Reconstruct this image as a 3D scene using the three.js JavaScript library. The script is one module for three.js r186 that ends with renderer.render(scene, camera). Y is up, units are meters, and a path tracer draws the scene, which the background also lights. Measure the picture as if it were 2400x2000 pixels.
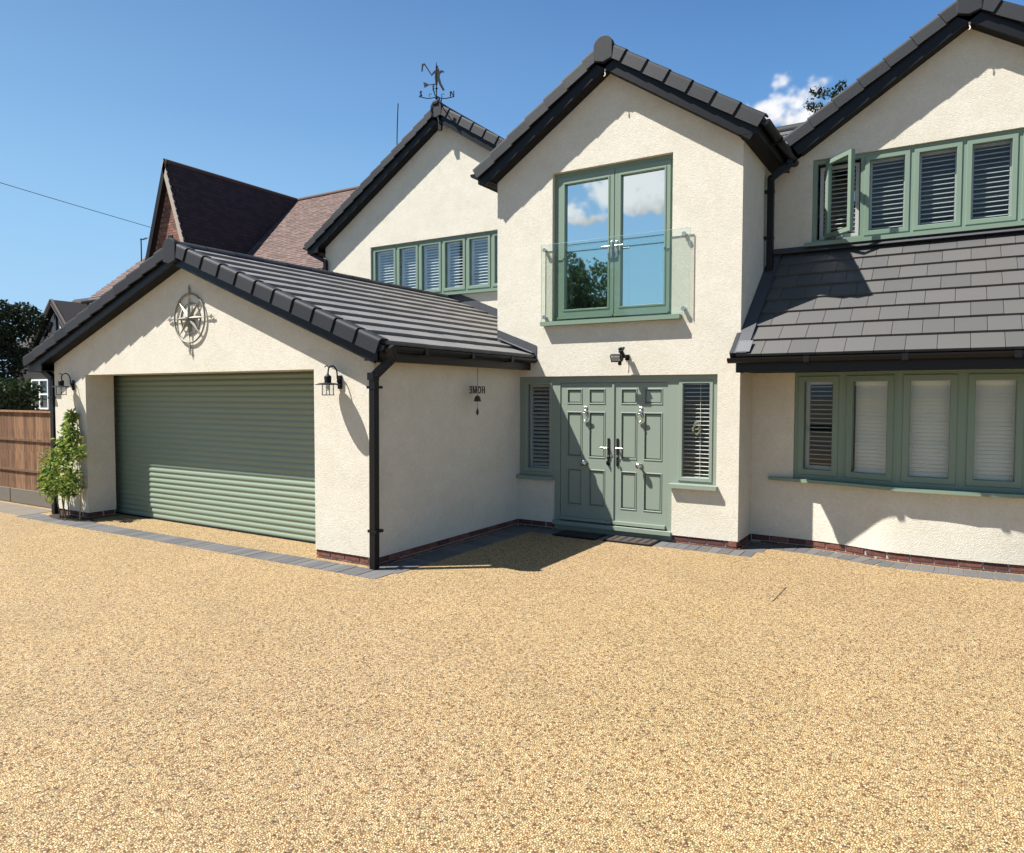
import * as THREE from 'three';
import { mergeGeometries, toCreasedNormals } from 'three/addons/utils/BufferGeometryUtils.js';
import { RoundedBoxGeometry } from 'three/addons/geometries/RoundedBoxGeometry.js';
import { ImprovedNoise } from 'three/addons/math/ImprovedNoise.js';
import { FontLoader } from 'three/addons/loaders/FontLoader.js';
import { TextGeometry } from 'three/addons/geometries/TextGeometry.js';

// ------------------------------------------------------------------ camera, sky, sun, exposure
const scene = new THREE.Scene();
const RAD = Math.PI / 180;
const camera = new THREE.PerspectiveCamera(61.26, 1024 / 853, 0.1, 1500);
camera.rotation.order = 'YXZ';
camera.position.set(0, 1.86, 0);
camera.rotation.set(-2.461 * RAD, 31.603 * RAD, 0.089 * RAD);
const renderer = new THREE.WebGLRenderer({ antialias: true });
renderer.setSize(1024, 853);
renderer.toneMapping = THREE.LinearToneMapping;
const EXPOSURE = 2.35;
renderer.toneMappingExposure = EXPOSURE;
renderer.shadowMap.enabled = true;
const SUN = new THREE.Vector3(-0.52, 1, 0.40).normalize();
const sun = new THREE.DirectionalLight(new THREE.Color(1, 0.972, 0.918), 5);
sun.position.copy(SUN).multiplyScalar(60).add(new THREE.Vector3(-5, 0, -8));
sun.target.position.set(-5, 0, -8);
sun.castShadow = true;
Object.assign(sun.shadow.camera, { left: -28, right: 28, top: 28, bottom: -28, near: 1, far: 130 });
sun.shadow.mapSize.set(4096, 4096);
sun.shadow.radius = 1;
scene.add(sun, sun.target);

// seeded randomness
function rng(seed) { let s = seed >>> 0; return () => { s = (s + 0x6D2B79F5) | 0; let t = Math.imul(s ^ (s >>> 15), 1 | s); t = (t + Math.imul(t ^ (t >>> 7), 61 | t)) ^ t; return ((t ^ (t >>> 14)) >>> 0) / 4294967296; }; }
const perlin = new ImprovedNoise();
const fbm = (x, y, z, o = 4) => { let a = 0, k = 1, s = 0; for (let i = 0; i < o; i++) { a += k * perlin.noise(x, y, z); s += k; x *= 2.03; y *= 2.03; z *= 2.03; k *= 0.5; } return a / s; };
const sm = (a, b, x) => { const t = Math.min(1, Math.max(0, (x - a) / (b - a))); return t * t * (3 - 2 * t); };
const lin = (r, g, b) => new THREE.Color().setRGB(r / 255, g / 255, b / 255, THREE.SRGBColorSpace);
{
  const W = 4096, Hh = 2048, data = new Float32Array(W * Hh * 4);
  const stops = [[-90, 150, 190, 225], [-2, 178, 212, 240], [4, 174, 217, 250], [12, 144, 197, 243], [20, 104, 159, 219], [28, 74, 126, 192], [40, 64, 112, 178], [60, 54, 100, 168], [90, 48, 92, 160]].map(([e, r, g, b]) => [e, lin(r, g, b)]);
  const sky = (e) => { let i = 0; while (i < stops.length - 2 && e > stops[i + 1][0]) i++; const [e0, c0] = stops[i], [e1, c1] = stops[i + 1]; return c0.clone().lerp(c1, Math.min(1, Math.max(0, (e - e0) / (e1 - e0)))); };
  // cumulus: [direction, angular half width, half height]; the ones mirrored in the upstairs glass door, the one between the gables, and their like round the horizon
  const clouds = [[[-4.42, 2.50, 8.78], 0.05, 0.022], [[-4.06, 2.62, 8.78], 0.03, 0.028], [[-4.2, 2.35, 8.78], 0.03, 0.012], [[-3.30, 2.66, 8.78], 0.042, 0.030], [[-3.55, 2.50, 8.78], 0.035, 0.024], [[-3.2, 2.42, 8.78], 0.035, 0.018],
    [[-0.195, 0.332, -0.917], 0.05, 0.030], [[-0.170, 0.338, -0.92], 0.05, 0.040], [[-0.215, 0.325, -0.917], 0.04, 0.02]].map(([d, w, h]) => [new THREE.Vector3(...d).normalize(), w, h]);
  const pale = lin(178, 217, 248), R = rng(5);
  for (let k = 0; k < 26; k++) { const a = R() * Math.PI * 2, e = 0.10 + R() * 0.28, d = new THREE.Vector3(Math.cos(a) * Math.cos(e), Math.sin(e), Math.sin(a) * Math.cos(e)); if (d.z > -0.35 && !(d.x < 0.1 && d.x > -0.9 && d.z > 0.3)) clouds.push([d, 0.08 + R() * 0.12, 0.03 + R() * 0.035]); }
  for (let j = 0; j < Hh; j++) {
    const el = ((j + 0.5) / Hh - 0.5) * Math.PI, base = sky(el / RAD), ce = Math.cos(el), y = Math.sin(el);
    for (let i = 0; i < W; i++) {
      const az = ((i + 0.5) / W - 0.5) * 2 * Math.PI, x = ce * Math.cos(az), z = ce * Math.sin(az), o = (j * W + i) * 4;
      const glow = (0.40 - 0.16 * sm(0.2, 0.55, y)) * sm(-0.15, 0.75, x * SUN.x + y * SUN.y + z * SUN.z); // the sky is paler towards the sun
      let r = base.r + (pale.r - base.r) * glow, g = base.g + (pale.g - base.g) * glow, b = base.b + (pale.b - base.b) * glow, m = 0, body = 0;
      if (el > 0 && el < 0.75) for (const [d, w, h] of clouds) {
        const dot = x * d.x + y * d.y + z * d.z;
        if (dot < 0.93) continue;
        const da = Math.atan2(z * d.x - x * d.z, x * d.x + z * d.z) * ce, de = el - Math.asin(d.y), q = (da / w) ** 2 + (de / (de < 0 ? h * 0.75 : h)) ** 2;
        if (q > 3) continue;
        const n = fbm(x * 17, y * 22, z * 17, 6), n2 = fbm(x * 60 + 7, y * 70, z * 60, 4);
        const a = sm(0.42, 0.95, 1.12 - q * 0.62 + n * 1.45 + n2 * 0.5);
        m = Math.max(m, a); body = Math.max(body, sm(-0.8, 0.5, de / h + n * 1.6 + n2 * 0.6));
      }
      if (m > 0) { const v = 0.56 + 0.42 * body; r += (v - r) * m; g += (v * 1.005 - g) * m; b += (v * 1.03 - b) * m; }
      data[o] = r / EXPOSURE; data[o + 1] = g / EXPOSURE; data[o + 2] = b / EXPOSURE; data[o + 3] = 1;
    }
  }
  const t = new THREE.DataTexture(data, W, Hh, THREE.RGBAFormat, THREE.FloatType);
  t.mapping = THREE.EquirectangularReflectionMapping; t.magFilter = t.minFilter = THREE.LinearFilter; t.wrapS = THREE.RepeatWrapping; t.needsUpdate = true;
  scene.background = t; scene.environment = t;
}

// ------------------------------------------------------------------ textures
function tex(W, fn, srgb) {
  const d = new Uint8Array(W * W * 4);
  for (let j = 0; j < W; j++) for (let i = 0; i < W; i++) { const c = fn(i, j), o = (j * W + i) * 4; d[o] = c[0]; d[o + 1] = c[1]; d[o + 2] = c[2]; d[o + 3] = 255; }
  const t = new THREE.DataTexture(d, W, W, THREE.RGBAFormat); t.wrapS = t.wrapT = THREE.RepeatWrapping; t.magFilter = THREE.LinearFilter; t.minFilter = THREE.LinearMipmapLinearFilter; t.generateMipmaps = true;
  if (srgb) t.colorSpace = THREE.SRGBColorSpace; t.needsUpdate = true; return t;
}
const every = (t, m) => { const c = t.clone(); c.repeat.set(1 / m, 1 / m); c.needsUpdate = true; return c; };
// periodic value noise on an n-cell lattice
function lattice(n, seed) { const r = rng(seed), v = Float32Array.from({ length: n * n }, () => r()); return (x, y) => { const X = Math.floor(x), Y = Math.floor(y), f = x - X, g = y - Y, a = f * f * (3 - 2 * f), b = g * g * (3 - 2 * g), at = (i, j) => v[(((j % n) + n) % n) * n + (((i % n) + n) % n)]; return (at(X, Y) * (1 - a) + at(X + 1, Y) * a) * (1 - b) + (at(X, Y + 1) * (1 - a) + at(X + 1, Y + 1) * a) * b; }; }
function noiseTex(W, cells, seed) { const ls = cells.map(([n, k], i) => [lattice(n, seed + i), n, k]), tot = cells.reduce((a, c) => a + c[1], 0); return (i, j) => { let s = 0; for (const [l, n, k] of ls) s += k * l(i / W * n, j / W * n); return s / tot; }; }
const byte = (x) => Math.max(0, Math.min(255, Math.round(x)));
const grey = (v) => { const b = byte(v * 255); return [b, b, b]; };
const stuccoN = noiseTex(1024, [[128, 0.9], [256, 1], [512, 0.7], [40, 0.35]], 11), stuccoB = noiseTex(1024, [[10, 1], [24, 0.8], [90, 0.7], [300, 0.9], [512, 0.6]], 31);
const T = {
  stuccoBump: tex(1024, (i, j) => grey(sm(0.25, 0.75, stuccoN(i, j)))),
  stucco: tex(1024, (i, j) => { const v = (stuccoB(i, j) - 0.5), w = stuccoN(i, j) - 0.5; return [byte(241 + v * 26 + w * 26), byte(239 + v * 26 + w * 26), byte(234 + v * 34 + w * 26)]; }, true),
  fine: tex(512, ((n) => (i, j) => grey(n(i, j)))(noiseTex(512, [[64, 1], [128, 1], [256, 1]], 71))),
};
{ // resin-bound gravel: rounded pebbles of 6 to 10 mm, sampled over a 3.2 m square
  const W = 2048, N = 280, s = W / N, r = rng(99), px = new Float32Array(N * N), py = new Float32Array(N * N), kind = new Float32Array(N * N), size = new Float32Array(N * N);
  for (let k = 0; k < N * N; k++) { px[k] = r(); py[k] = r(); kind[k] = r(); size[k] = 0.75 + r() * 0.5; }
  const clump = noiseTex(W, [[128, 0.45], [220, 1], [330, 0.9]], 123), wide = noiseTex(W, [[5, 1], [12, 0.8]], 133);
  const pal = [[249, 218, 166], [246, 211, 154], [240, 201, 142], [230, 187, 126], [250, 224, 180], [213, 167, 111], [182, 134, 86], [142, 100, 63]];
  const height = new Float32Array(W * W);
  T.gravel = tex(W, (i, j) => {
    const cx = i / s, cy = j / s, X = Math.floor(cx), Y = Math.floor(cy); let d1 = 9, d2 = 9, id = 0;
    for (let b = -1; b <= 1; b++) for (let a = -1; a <= 1; a++) { const k = ((Y + b + N) % N) * N + ((X + a + N) % N), dx = X + a + px[k] - cx, dy = Y + b + py[k] - cy, d = Math.sqrt(dx * dx + dy * dy) / size[k]; if (d < d1) { d2 = d1; d1 = d; id = k; } else if (d < d2) d2 = d; }
    const gap = sm(0.02, 0.42, d2 - d1), q = kind[id], c = clump(i, j), e = sm(0.34, 0.60, c), w = 0.985 + (wide(i, j) - 0.5) * 0.06;
    const p = pal[q < 0.24 ? 0 : q < 0.48 ? 1 : q < 0.64 ? 2 : q < 0.73 ? 3 : q < 0.83 ? 4 : q < 0.90 ? 5 : q < 0.955 ? 6 : 7];
    height[j * W + i] = gap * (0.5 + 0.5 * e) * (1 - d1 * 0.4);
    const k = (0.47 + 0.53 * gap) * (0.86 + 0.15 * e) * w, warm = 1;
    return [byte(p[0] * k), byte(p[1] * k * (0.96 + 0.04 * gap)), byte(p[2] * k * (0.80 + 0.20 * gap) * warm)];
  }, true);
  T.gravelBump = tex(W, (i, j) => grey(height[j * W + i]));
}
const brickN = noiseTex(256, [[16, 1], [48, 1], [128, 1]], 211);
T.brick = tex(256, (i, j) => { const v = 0.62 + 0.55 * (brickN(i, j) - 0.1); return grey(Math.min(1, v)); }, true);
const woodN = lattice(64, 311), woodM = lattice(16, 317);
T.wood = tex(512, (i, j) => { const v = 0.55 + 0.28 * woodN(i / 8, j / 170) + 0.17 * woodM(i / 32, j / 64); return grey(v); }, true);

// ------------------------------------------------------------------ materials
const std = (c, rough = 0.8, o = {}) => new THREE.MeshStandardMaterial({ color: new THREE.Color().setRGB(...c), roughness: rough, ...o });
const M = {
  render: std([0.66, 0.622, 0.538], 0.95, { map: every(T.stucco, 2.3), bumpMap: every(T.stuccoBump, 0.9), bumpScale: 0.0023 }),
  gravel: std([0.565, 0.57, 0.59], 0.85, { map: every(T.gravel, 3.2), bumpMap: every(T.gravelBump, 3.2), bumpScale: 0.003, vertexColors: true }),
  green: std([0.155, 0.213, 0.158], 0.45),
  greenDoor: std([0.20, 0.236, 0.19], 0.5),
  shutter: std([0.18, 0.226, 0.165], 0.42),
  black: new THREE.MeshPhysicalMaterial({ color: new THREE.Color().setRGB(0.006, 0.006, 0.007), roughness: 0.4, specularIntensity: 0.5 }),
  blackMatt: new THREE.MeshPhysicalMaterial({ color: new THREE.Color().setRGB(0.007, 0.007, 0.008), roughness: 0.6, specularIntensity: 0.4 }),
  iron: new THREE.MeshPhysicalMaterial({ color: new THREE.Color().setRGB(0.007, 0.007, 0.008), roughness: 0.55, specularIntensity: 0.4 }),
  lead: std([0.04, 0.043, 0.05], 0.6, { bumpMap: every(T.fine, 0.4), bumpScale: 0.003 }),
  leadPale: std([0.105, 0.108, 0.115], 0.6, { bumpMap: every(T.fine, 0.25), bumpScale: 0.004 }),
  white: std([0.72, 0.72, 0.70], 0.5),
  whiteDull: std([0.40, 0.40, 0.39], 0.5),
  blind: std([0.66, 0.62, 0.54], 0.6),
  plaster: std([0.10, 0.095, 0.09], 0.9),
  concrete: std([0.13, 0.108, 0.082], 0.9, { bumpMap: every(T.fine, 0.5), bumpScale: 0.003 }),
  silver: std([0.52, 0.52, 0.50], 0.32, { metalness: 1 }),
  mortar: std([0.32, 0.29, 0.25], 0.95),
  ground: std([0.14, 0.13, 0.10], 0.95),
  soil: std([0.05, 0.035, 0.025], 1, { bumpMap: every(T.fine, 0.3), bumpScale: 0.02 }),
  pane: new THREE.MeshPhysicalMaterial({ color: new THREE.Color().setRGB(0.96, 0.98, 0.97), roughness: 0.02, transmission: 1, thickness: 0, ior: 1.33 }),
  paneBlue: new THREE.MeshPhysicalMaterial({ color: new THREE.Color().setRGB(0.93, 0.96, 0.96), roughness: 0.02, transmission: 1, thickness: 0, ior: 1.9 }),
  coated: new THREE.MeshPhysicalMaterial({ color: new THREE.Color().setRGB(0.72, 0.79, 0.79), roughness: 0.015, metalness: 1 }),
  balustrade: new THREE.MeshPhysicalMaterial({ color: new THREE.Color().setRGB(0.95, 0.98, 0.963), roughness: 0.03, transmission: 1, thickness: 0, ior: 1.42 }),
  lampGlass: new THREE.MeshPhysicalMaterial({ color: new THREE.Color().setRGB(0.95, 0.96, 0.95), roughness: 0.04, transmission: 1, thickness: 0, ior: 1.5 }),
};
M.pane.side = M.coated.side = M.balustrade.side = M.lampGlass.side = THREE.DoubleSide;
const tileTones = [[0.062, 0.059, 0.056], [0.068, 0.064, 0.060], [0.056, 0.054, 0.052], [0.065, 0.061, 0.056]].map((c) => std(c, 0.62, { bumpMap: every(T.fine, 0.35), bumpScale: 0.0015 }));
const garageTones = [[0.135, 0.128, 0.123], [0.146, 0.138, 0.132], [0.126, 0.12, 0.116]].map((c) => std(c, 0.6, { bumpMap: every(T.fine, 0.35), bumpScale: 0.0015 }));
const vergeTones = [[0.017, 0.018, 0.021], [0.021, 0.022, 0.025], [0.014, 0.015, 0.018]].map((c) => new THREE.MeshPhysicalMaterial({ color: new THREE.Color().setRGB(...c), roughness: 0.62, specularIntensity: 0.45, bumpMap: every(T.fine, 0.35), bumpScale: 0.0015 }));
const brickTones = [[0.19, 0.060, 0.042], [0.15, 0.050, 0.038], [0.23, 0.085, 0.06], [0.12, 0.045, 0.037]].map((c) => std(c, 0.9, { map: every(T.brick, 0.25), bumpMap: every(T.brick, 0.25), bumpScale: 0.004 }));
const paverTones = [[0.085, 0.083, 0.083], [0.098, 0.095, 0.094], [0.073, 0.072, 0.073]].map((c) => std(c, 0.9, { bumpMap: every(T.fine, 0.3), bumpScale: 0.003 }));
const pick = (list, r) => list[Math.min(list.length - 1, Math.floor(r() * list.length))];

// ------------------------------------------------------------------ helpers
const taken = new Map();
function numbered(n) { const k = taken.get(n) ?? 0; taken.set(n, k + 1); return k ? `${n}_${String(k).padStart(3, '0')}` : n; }
function tag(o, label, category, group, kind) { o.userData = { ...(label && { label }), ...(category && { category }), ...(group && { group }), ...(kind && { kind }) }; return o; }
function thing(name, label, category, pos = [0, 0, 0], group) { const o = new THREE.Group(); o.name = numbered(name); o.position.set(...pos); scene.add(o); return tag(o, label, category, group); }
function sub(name, parent, pos = [0, 0, 0]) { const o = new THREE.Group(); o.name = name; o.position.set(...pos); parent.add(o); return o; }
function mesh(name, g, m, parent = scene) {
  if (Array.isArray(g)) g = join(g);
  const o = new THREE.Mesh(g, m); o.name = parent === scene ? numbered(name) : name; o.castShadow = o.receiveShadow = true; parent.add(o); return o;
}
function join(list) { return list.length === 1 ? list[0] : mergeGeometries(list.map((g) => { g = g.index ? g.toNonIndexed() : g; for (const k of Object.keys(g.attributes)) if (!['position', 'normal', 'uv'].includes(k)) g.deleteAttribute(k); return g; })); }
// box between two corners; uv in metres
function box(x0, x1, y0, y1, z0, z1) { return metres(new THREE.BoxGeometry(x1 - x0, y1 - y0, z1 - z0).translate((x0 + x1) / 2, (y0 + y1) / 2, (z0 + z1) / 2)); }
function metres(g, ox = 0, oy = 0) { // planar uv in metres by the way each face points
  if (g.index) g = g.toNonIndexed();
  const p = g.attributes.position, uv = new Float32Array(p.count * 2), a = new THREE.Vector3(), b = new THREE.Vector3(), c = new THREE.Vector3();
  for (let i = 0; i < p.count; i += 3) {
    a.fromBufferAttribute(p, i); b.fromBufferAttribute(p, i + 1); c.fromBufferAttribute(p, i + 2);
    const n = b.clone().sub(a).cross(c.clone().sub(a)), ax = Math.abs(n.x), ay = Math.abs(n.y), az = Math.abs(n.z);
    [a, b, c].forEach((v, k) => { const q = (i + k) * 2; if (az >= ax && az >= ay) { uv[q] = v.x; uv[q + 1] = v.y; } else if (ax >= ay) { uv[q] = v.z; uv[q + 1] = v.y; } else { uv[q] = v.x; uv[q + 1] = v.z; } uv[q] += ox; uv[q + 1] += oy; });
  }
  g.setAttribute('uv', new THREE.BufferAttribute(uv, 2)); return g;
}
function rbox(w, h, d, r = 0.004, seg = 1) { return new RoundedBoxGeometry(w, h, d, seg, r); }
function poly(points, holes, z0, z1, bevel) { // a plate in the x-y plane from z0 to z1
  const s = new THREE.Shape(points.map((p) => new THREE.Vector2(...p)));
  for (const h of holes || []) s.holes.push(new THREE.Path(h.map((p) => new THREE.Vector2(...p))));
  const g = new THREE.ExtrudeGeometry(s, { depth: z1 - z0 - (bevel ? 2 * bevel : 0), bevelEnabled: !!bevel, bevelSize: bevel, bevelThickness: bevel, bevelOffset: bevel ? -bevel : 0, bevelSegments: 1, steps: 1, curveSegments: 20 }).translate(0, 0, z0 + (bevel || 0));
  return metres(g);
}
const rect = (x0, x1, y0, y1) => [[x0, y0], [x1, y0], [x1, y1], [x0, y1]];
function flip(g) { if (g.index) { const a = g.index.array; for (let i = 0; i < a.length; i += 3) { const t = a[i]; a[i] = a[i + 1]; a[i + 1] = t; } } else for (const k of Object.keys(g.attributes)) { const t = g.attributes[k], n = t.itemSize, a = t.array; for (let i = 0; i < t.count; i += 3) for (let c = 0; c < n; c++) { const q = a[i * n + c]; a[i * n + c] = a[(i + 1) * n + c]; a[(i + 1) * n + c] = q; } } return g; }
function tube(points, r, seg = 24, rad = 8, straight) { const v = points.map((p) => new THREE.Vector3(...p)); let c; if (straight) { c = new THREE.CurvePath(); for (let i = 1; i < v.length; i++) c.add(new THREE.LineCurve3(v[i - 1], v[i])); } else c = new THREE.CatmullRomCurve3(v); return new THREE.TubeGeometry(c, seg, r, rad, false); }
function bar(a, b, w, h) { // a rectangular bar between two points
  const A = new THREE.Vector3(...a), B = new THREE.Vector3(...b), L = A.distanceTo(B), g = new THREE.BoxGeometry(w, h, L);
  const m = new THREE.Matrix4().lookAt(A, B, Math.abs(B.clone().sub(A).normalize().y) > 0.98 ? new THREE.Vector3(0, 0, 1) : new THREE.Vector3(0, 1, 0)); m.setPosition(A.add(B).multiplyScalar(0.5)); return g.applyMatrix4(m);
}

// ------------------------------------------------------------------ ground
{
  const g = new THREE.PlaneGeometry(1200, 1200).rotateX(-Math.PI / 2).translate(0, -0.03, 0);
  tag(mesh('ground', metres(g), M.ground), null, null, null, 'structure');
  const W = 40, D = 26, nx = 80, nz = 52, d = new THREE.PlaneGeometry(W, D, nx, nz).rotateX(-Math.PI / 2).translate(-2, 0, 1.5 - D / 2 + 3);
  const p = d.attributes.position, col = new Float32Array(p.count * 3), uv = d.attributes.uv;
  for (let i = 0; i < p.count; i++) {
    const x = p.getX(i), z = p.getZ(i), n = fbm(x * 0.33 + 3, 0.5, z * 0.33, 3), k = fbm(x * 0.9, 7.5, z * 0.9, 2);
    col.set([1 + n * 0.10 + k * 0.05, 0.985 + n * 0.11 + k * 0.05, 0.95 + n * 0.02 + k * 0.12], i * 3); uv.setXY(i, x, z);
  }
  d.setAttribute('color', new THREE.BufferAttribute(col, 3));
  tag(mesh('driveway', d, M.gravel), null, null, null, 'structure');
}

// ------------------------------------------------------------------ the house
const house = thing('house', 'cream rendered two-storey house with three black-edged gables, sage green windows and attached garage', 'house');
const HR = rng(2024);
const zG = -5.80, zC = -8.78, zL = -11.46, zU = -10.34, PL = 0.098;
const GX0 = -11.88, GX1 = -5.30, BX0 = -5.65, BX1 = -2.20, UX1 = 2.30;
const roofY = (r, x) => x < r.cx ? r.ya + (r.yl - r.ya) * (r.cx - x) / (r.cx - r.xl) : r.ya + (r.yr - r.ya) * (x - r.cx) / (r.xr - r.cx);
const RG = { cx: -8.56, ya: 3.80, xl: -12.36, yl: 2.44, xr: -5.05, yr: 2.425, zf: -5.60, zb: zL + 0.02, zw: zG, drop: 0.27, zbR: zC };
const RB = { cx: -3.91, ya: 6.36, xl: -5.90, yl: 5.06, xr: -1.93, yr: 5.04, zf: -8.555, zb: -14.5, zw: zC, drop: 0.335 };
const RL = { cx: -8.63, ya: 7.47, xl: -12.27, yl: 5.17, xr: -5.0, yr: 5.15, zf: -11.235, zb: -17.8, zw: zL, drop: 0.34 };
const RU = { cx: 0.03, ya: 6.58, xl: -1.99, yl: 5.265, xr: 2.05, yr: 5.265, zf: -10.115, zb: -17.8, zw: zU, drop: 0.335 };
const gableTop = (r, x0, x1) => [[x1, roofY(r, x1) - r.drop + 0.02], [r.cx, r.ya - r.drop + 0.02], [x0, roofY(r, x0) - r.drop + 0.02]];

// walls
const DO = { x0: -11.0, x1: -6.21, y: 2.155, z: -6.22 };
mesh('wall', poly([[GX0, PL], [DO.x0, PL], [DO.x0, DO.y], [DO.x1, DO.y], [DO.x1, PL], [GX1, PL], ...gableTop(RG, GX0, GX1)], [], DO.z, zG), M.render, house);
mesh('wall', box(GX1 - 0.25, GX1, PL, 2.30, zC, DO.z), M.render, house);
mesh('wall', box(GX0, GX0 + 0.25, PL, 2.36, -11.9, DO.z), M.render, house);
const FR = { x0: -4.757, x1: -3.059, y0: 2.87, y1: 4.885 };
const DS = { x0: GX1, x1: -2.47, jl: -4.735, jr: -3.03, sill: 0.705, top: 2.125 };
mesh('wall', poly([[BX0, PL], [DS.jl, PL], [DS.jl, DS.sill], [DS.x0, DS.sill], [DS.x0, DS.top], [DS.x1, DS.top], [DS.x1, DS.sill], [DS.jr, DS.sill], [DS.jr, PL], [BX1, PL], ...gableTop(RB, BX0, BX1)], [rect(FR.x0, FR.x1, FR.y0, FR.y1)], zC - 0.25, zC), M.render, house);
mesh('wall', box(BX1 - 0.25, BX1, PL, 4.93, -10.6, zC - 0.25), M.render, house);
mesh('wall', box(BX0, BX0 + 0.25, 2.2, 4.93, -11.7, zC - 0.25), M.render, house);
const WL = { x0: -10.55, x1: -6.99, y0: 3.84, y1: 4.965 };
mesh('wall', poly([[-11.87, 0], [-5.4, 0], ...gableTop(RL, -11.87, -5.4)], [rect(WL.x0, WL.x1, WL.y0, WL.y1)], zL - 0.25, zL), M.render, house);
const WU = { x0: -1.684, x1: 1.74, y0: 3.85, y1: 4.98 };
mesh('wall', poly([[BX1, 3.4], [UX1, 3.4], ...gableTop(RU, BX1, UX1)], [rect(WU.x0, WU.x1, WU.y0, WU.y1)], zU - 0.25, zU), M.render, house);
for (const g of [box(-11.87, -11.62, 0, 5.0, -17.6, zL - 0.25), box(UX1 - 0.25, UX1, 3.4, 5.1, -17.6, zU - 0.25), box(UX1 - 0.25, UX1, 0, 3.4, -17.6, -9.42), box(-11.62, UX1 - 0.25, 0, 5.1, -17.85, -17.6)]) mesh('wall', g, M.render, house);
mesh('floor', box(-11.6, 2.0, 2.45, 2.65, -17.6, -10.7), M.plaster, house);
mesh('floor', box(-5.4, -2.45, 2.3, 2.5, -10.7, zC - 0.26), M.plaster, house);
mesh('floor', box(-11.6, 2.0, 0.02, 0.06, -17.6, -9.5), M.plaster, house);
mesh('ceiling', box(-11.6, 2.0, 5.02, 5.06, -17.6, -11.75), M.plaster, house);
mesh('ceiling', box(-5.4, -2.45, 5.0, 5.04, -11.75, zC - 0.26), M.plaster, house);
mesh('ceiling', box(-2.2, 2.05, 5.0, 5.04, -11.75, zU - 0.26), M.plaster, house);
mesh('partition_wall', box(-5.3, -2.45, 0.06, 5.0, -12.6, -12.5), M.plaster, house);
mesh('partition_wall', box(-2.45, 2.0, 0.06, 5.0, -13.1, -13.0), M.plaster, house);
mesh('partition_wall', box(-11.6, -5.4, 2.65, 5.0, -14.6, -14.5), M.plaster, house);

// the bowed ground floor wall on the right
const bowKnots = [[-2.20, -9.405], [-1.70, -9.385], [-1.42, -9.355], [-1.14, -9.295], [-0.86, -9.195], [-0.62, -9.115], [-0.24, -9.095], [0.07, -9.092], [0.38, -9.105], [0.66, -9.14], [0.95, -9.19], [1.24, -9.27], [1.55, -9.35], [2.05, -9.40], [2.30, -9.405]];
const bow = new THREE.SplineCurve(bowKnots.map((p) => new THREE.Vector2(...p))).getPoints(56).map((p) => [p.x, p.y]);
const bowZ = (x) => { for (let i = 1; i < bow.length; i++) if (x <= bow[i][0]) { const [a, b] = [bow[i - 1], bow[i]]; return a[1] + (b[1] - a[1]) * (x - a[0]) / (b[0] - a[0]); } return bow[bow.length - 1][1]; };
function strip(pts, y0, y1, off, thick) { // an upright sheet that follows a line in plan
  const out = pts.map(([x, z]) => [x, z + off]), back = pts.map(([x, z]) => [x, z + off - thick]).reverse();
  const s = new THREE.Shape([...out, ...back].map(([x, z]) => new THREE.Vector2(x, -z)));
  return toCreasedNormals(metres(new THREE.ExtrudeGeometry(s, { depth: y1 - y0, bevelEnabled: false }).rotateX(-Math.PI / 2).translate(0, y0, 0)), 0.35);
}
const bowPart = (a, b) => [[a, bowZ(a)], ...bow.filter(([x]) => x > a + 0.02 && x < b - 0.02), [b, bowZ(b)]];
mesh('wall', strip(bow, PL, 0.80, 0, 0.25), M.render, house);
mesh('wall', strip(bowPart(-2.20, -1.69), 0.80, 2.2, 0, 0.25), M.render, house);
mesh('wall', strip(bowPart(1.81, 2.30), 0.80, 2.2, 0, 0.25), M.render, house);

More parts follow.
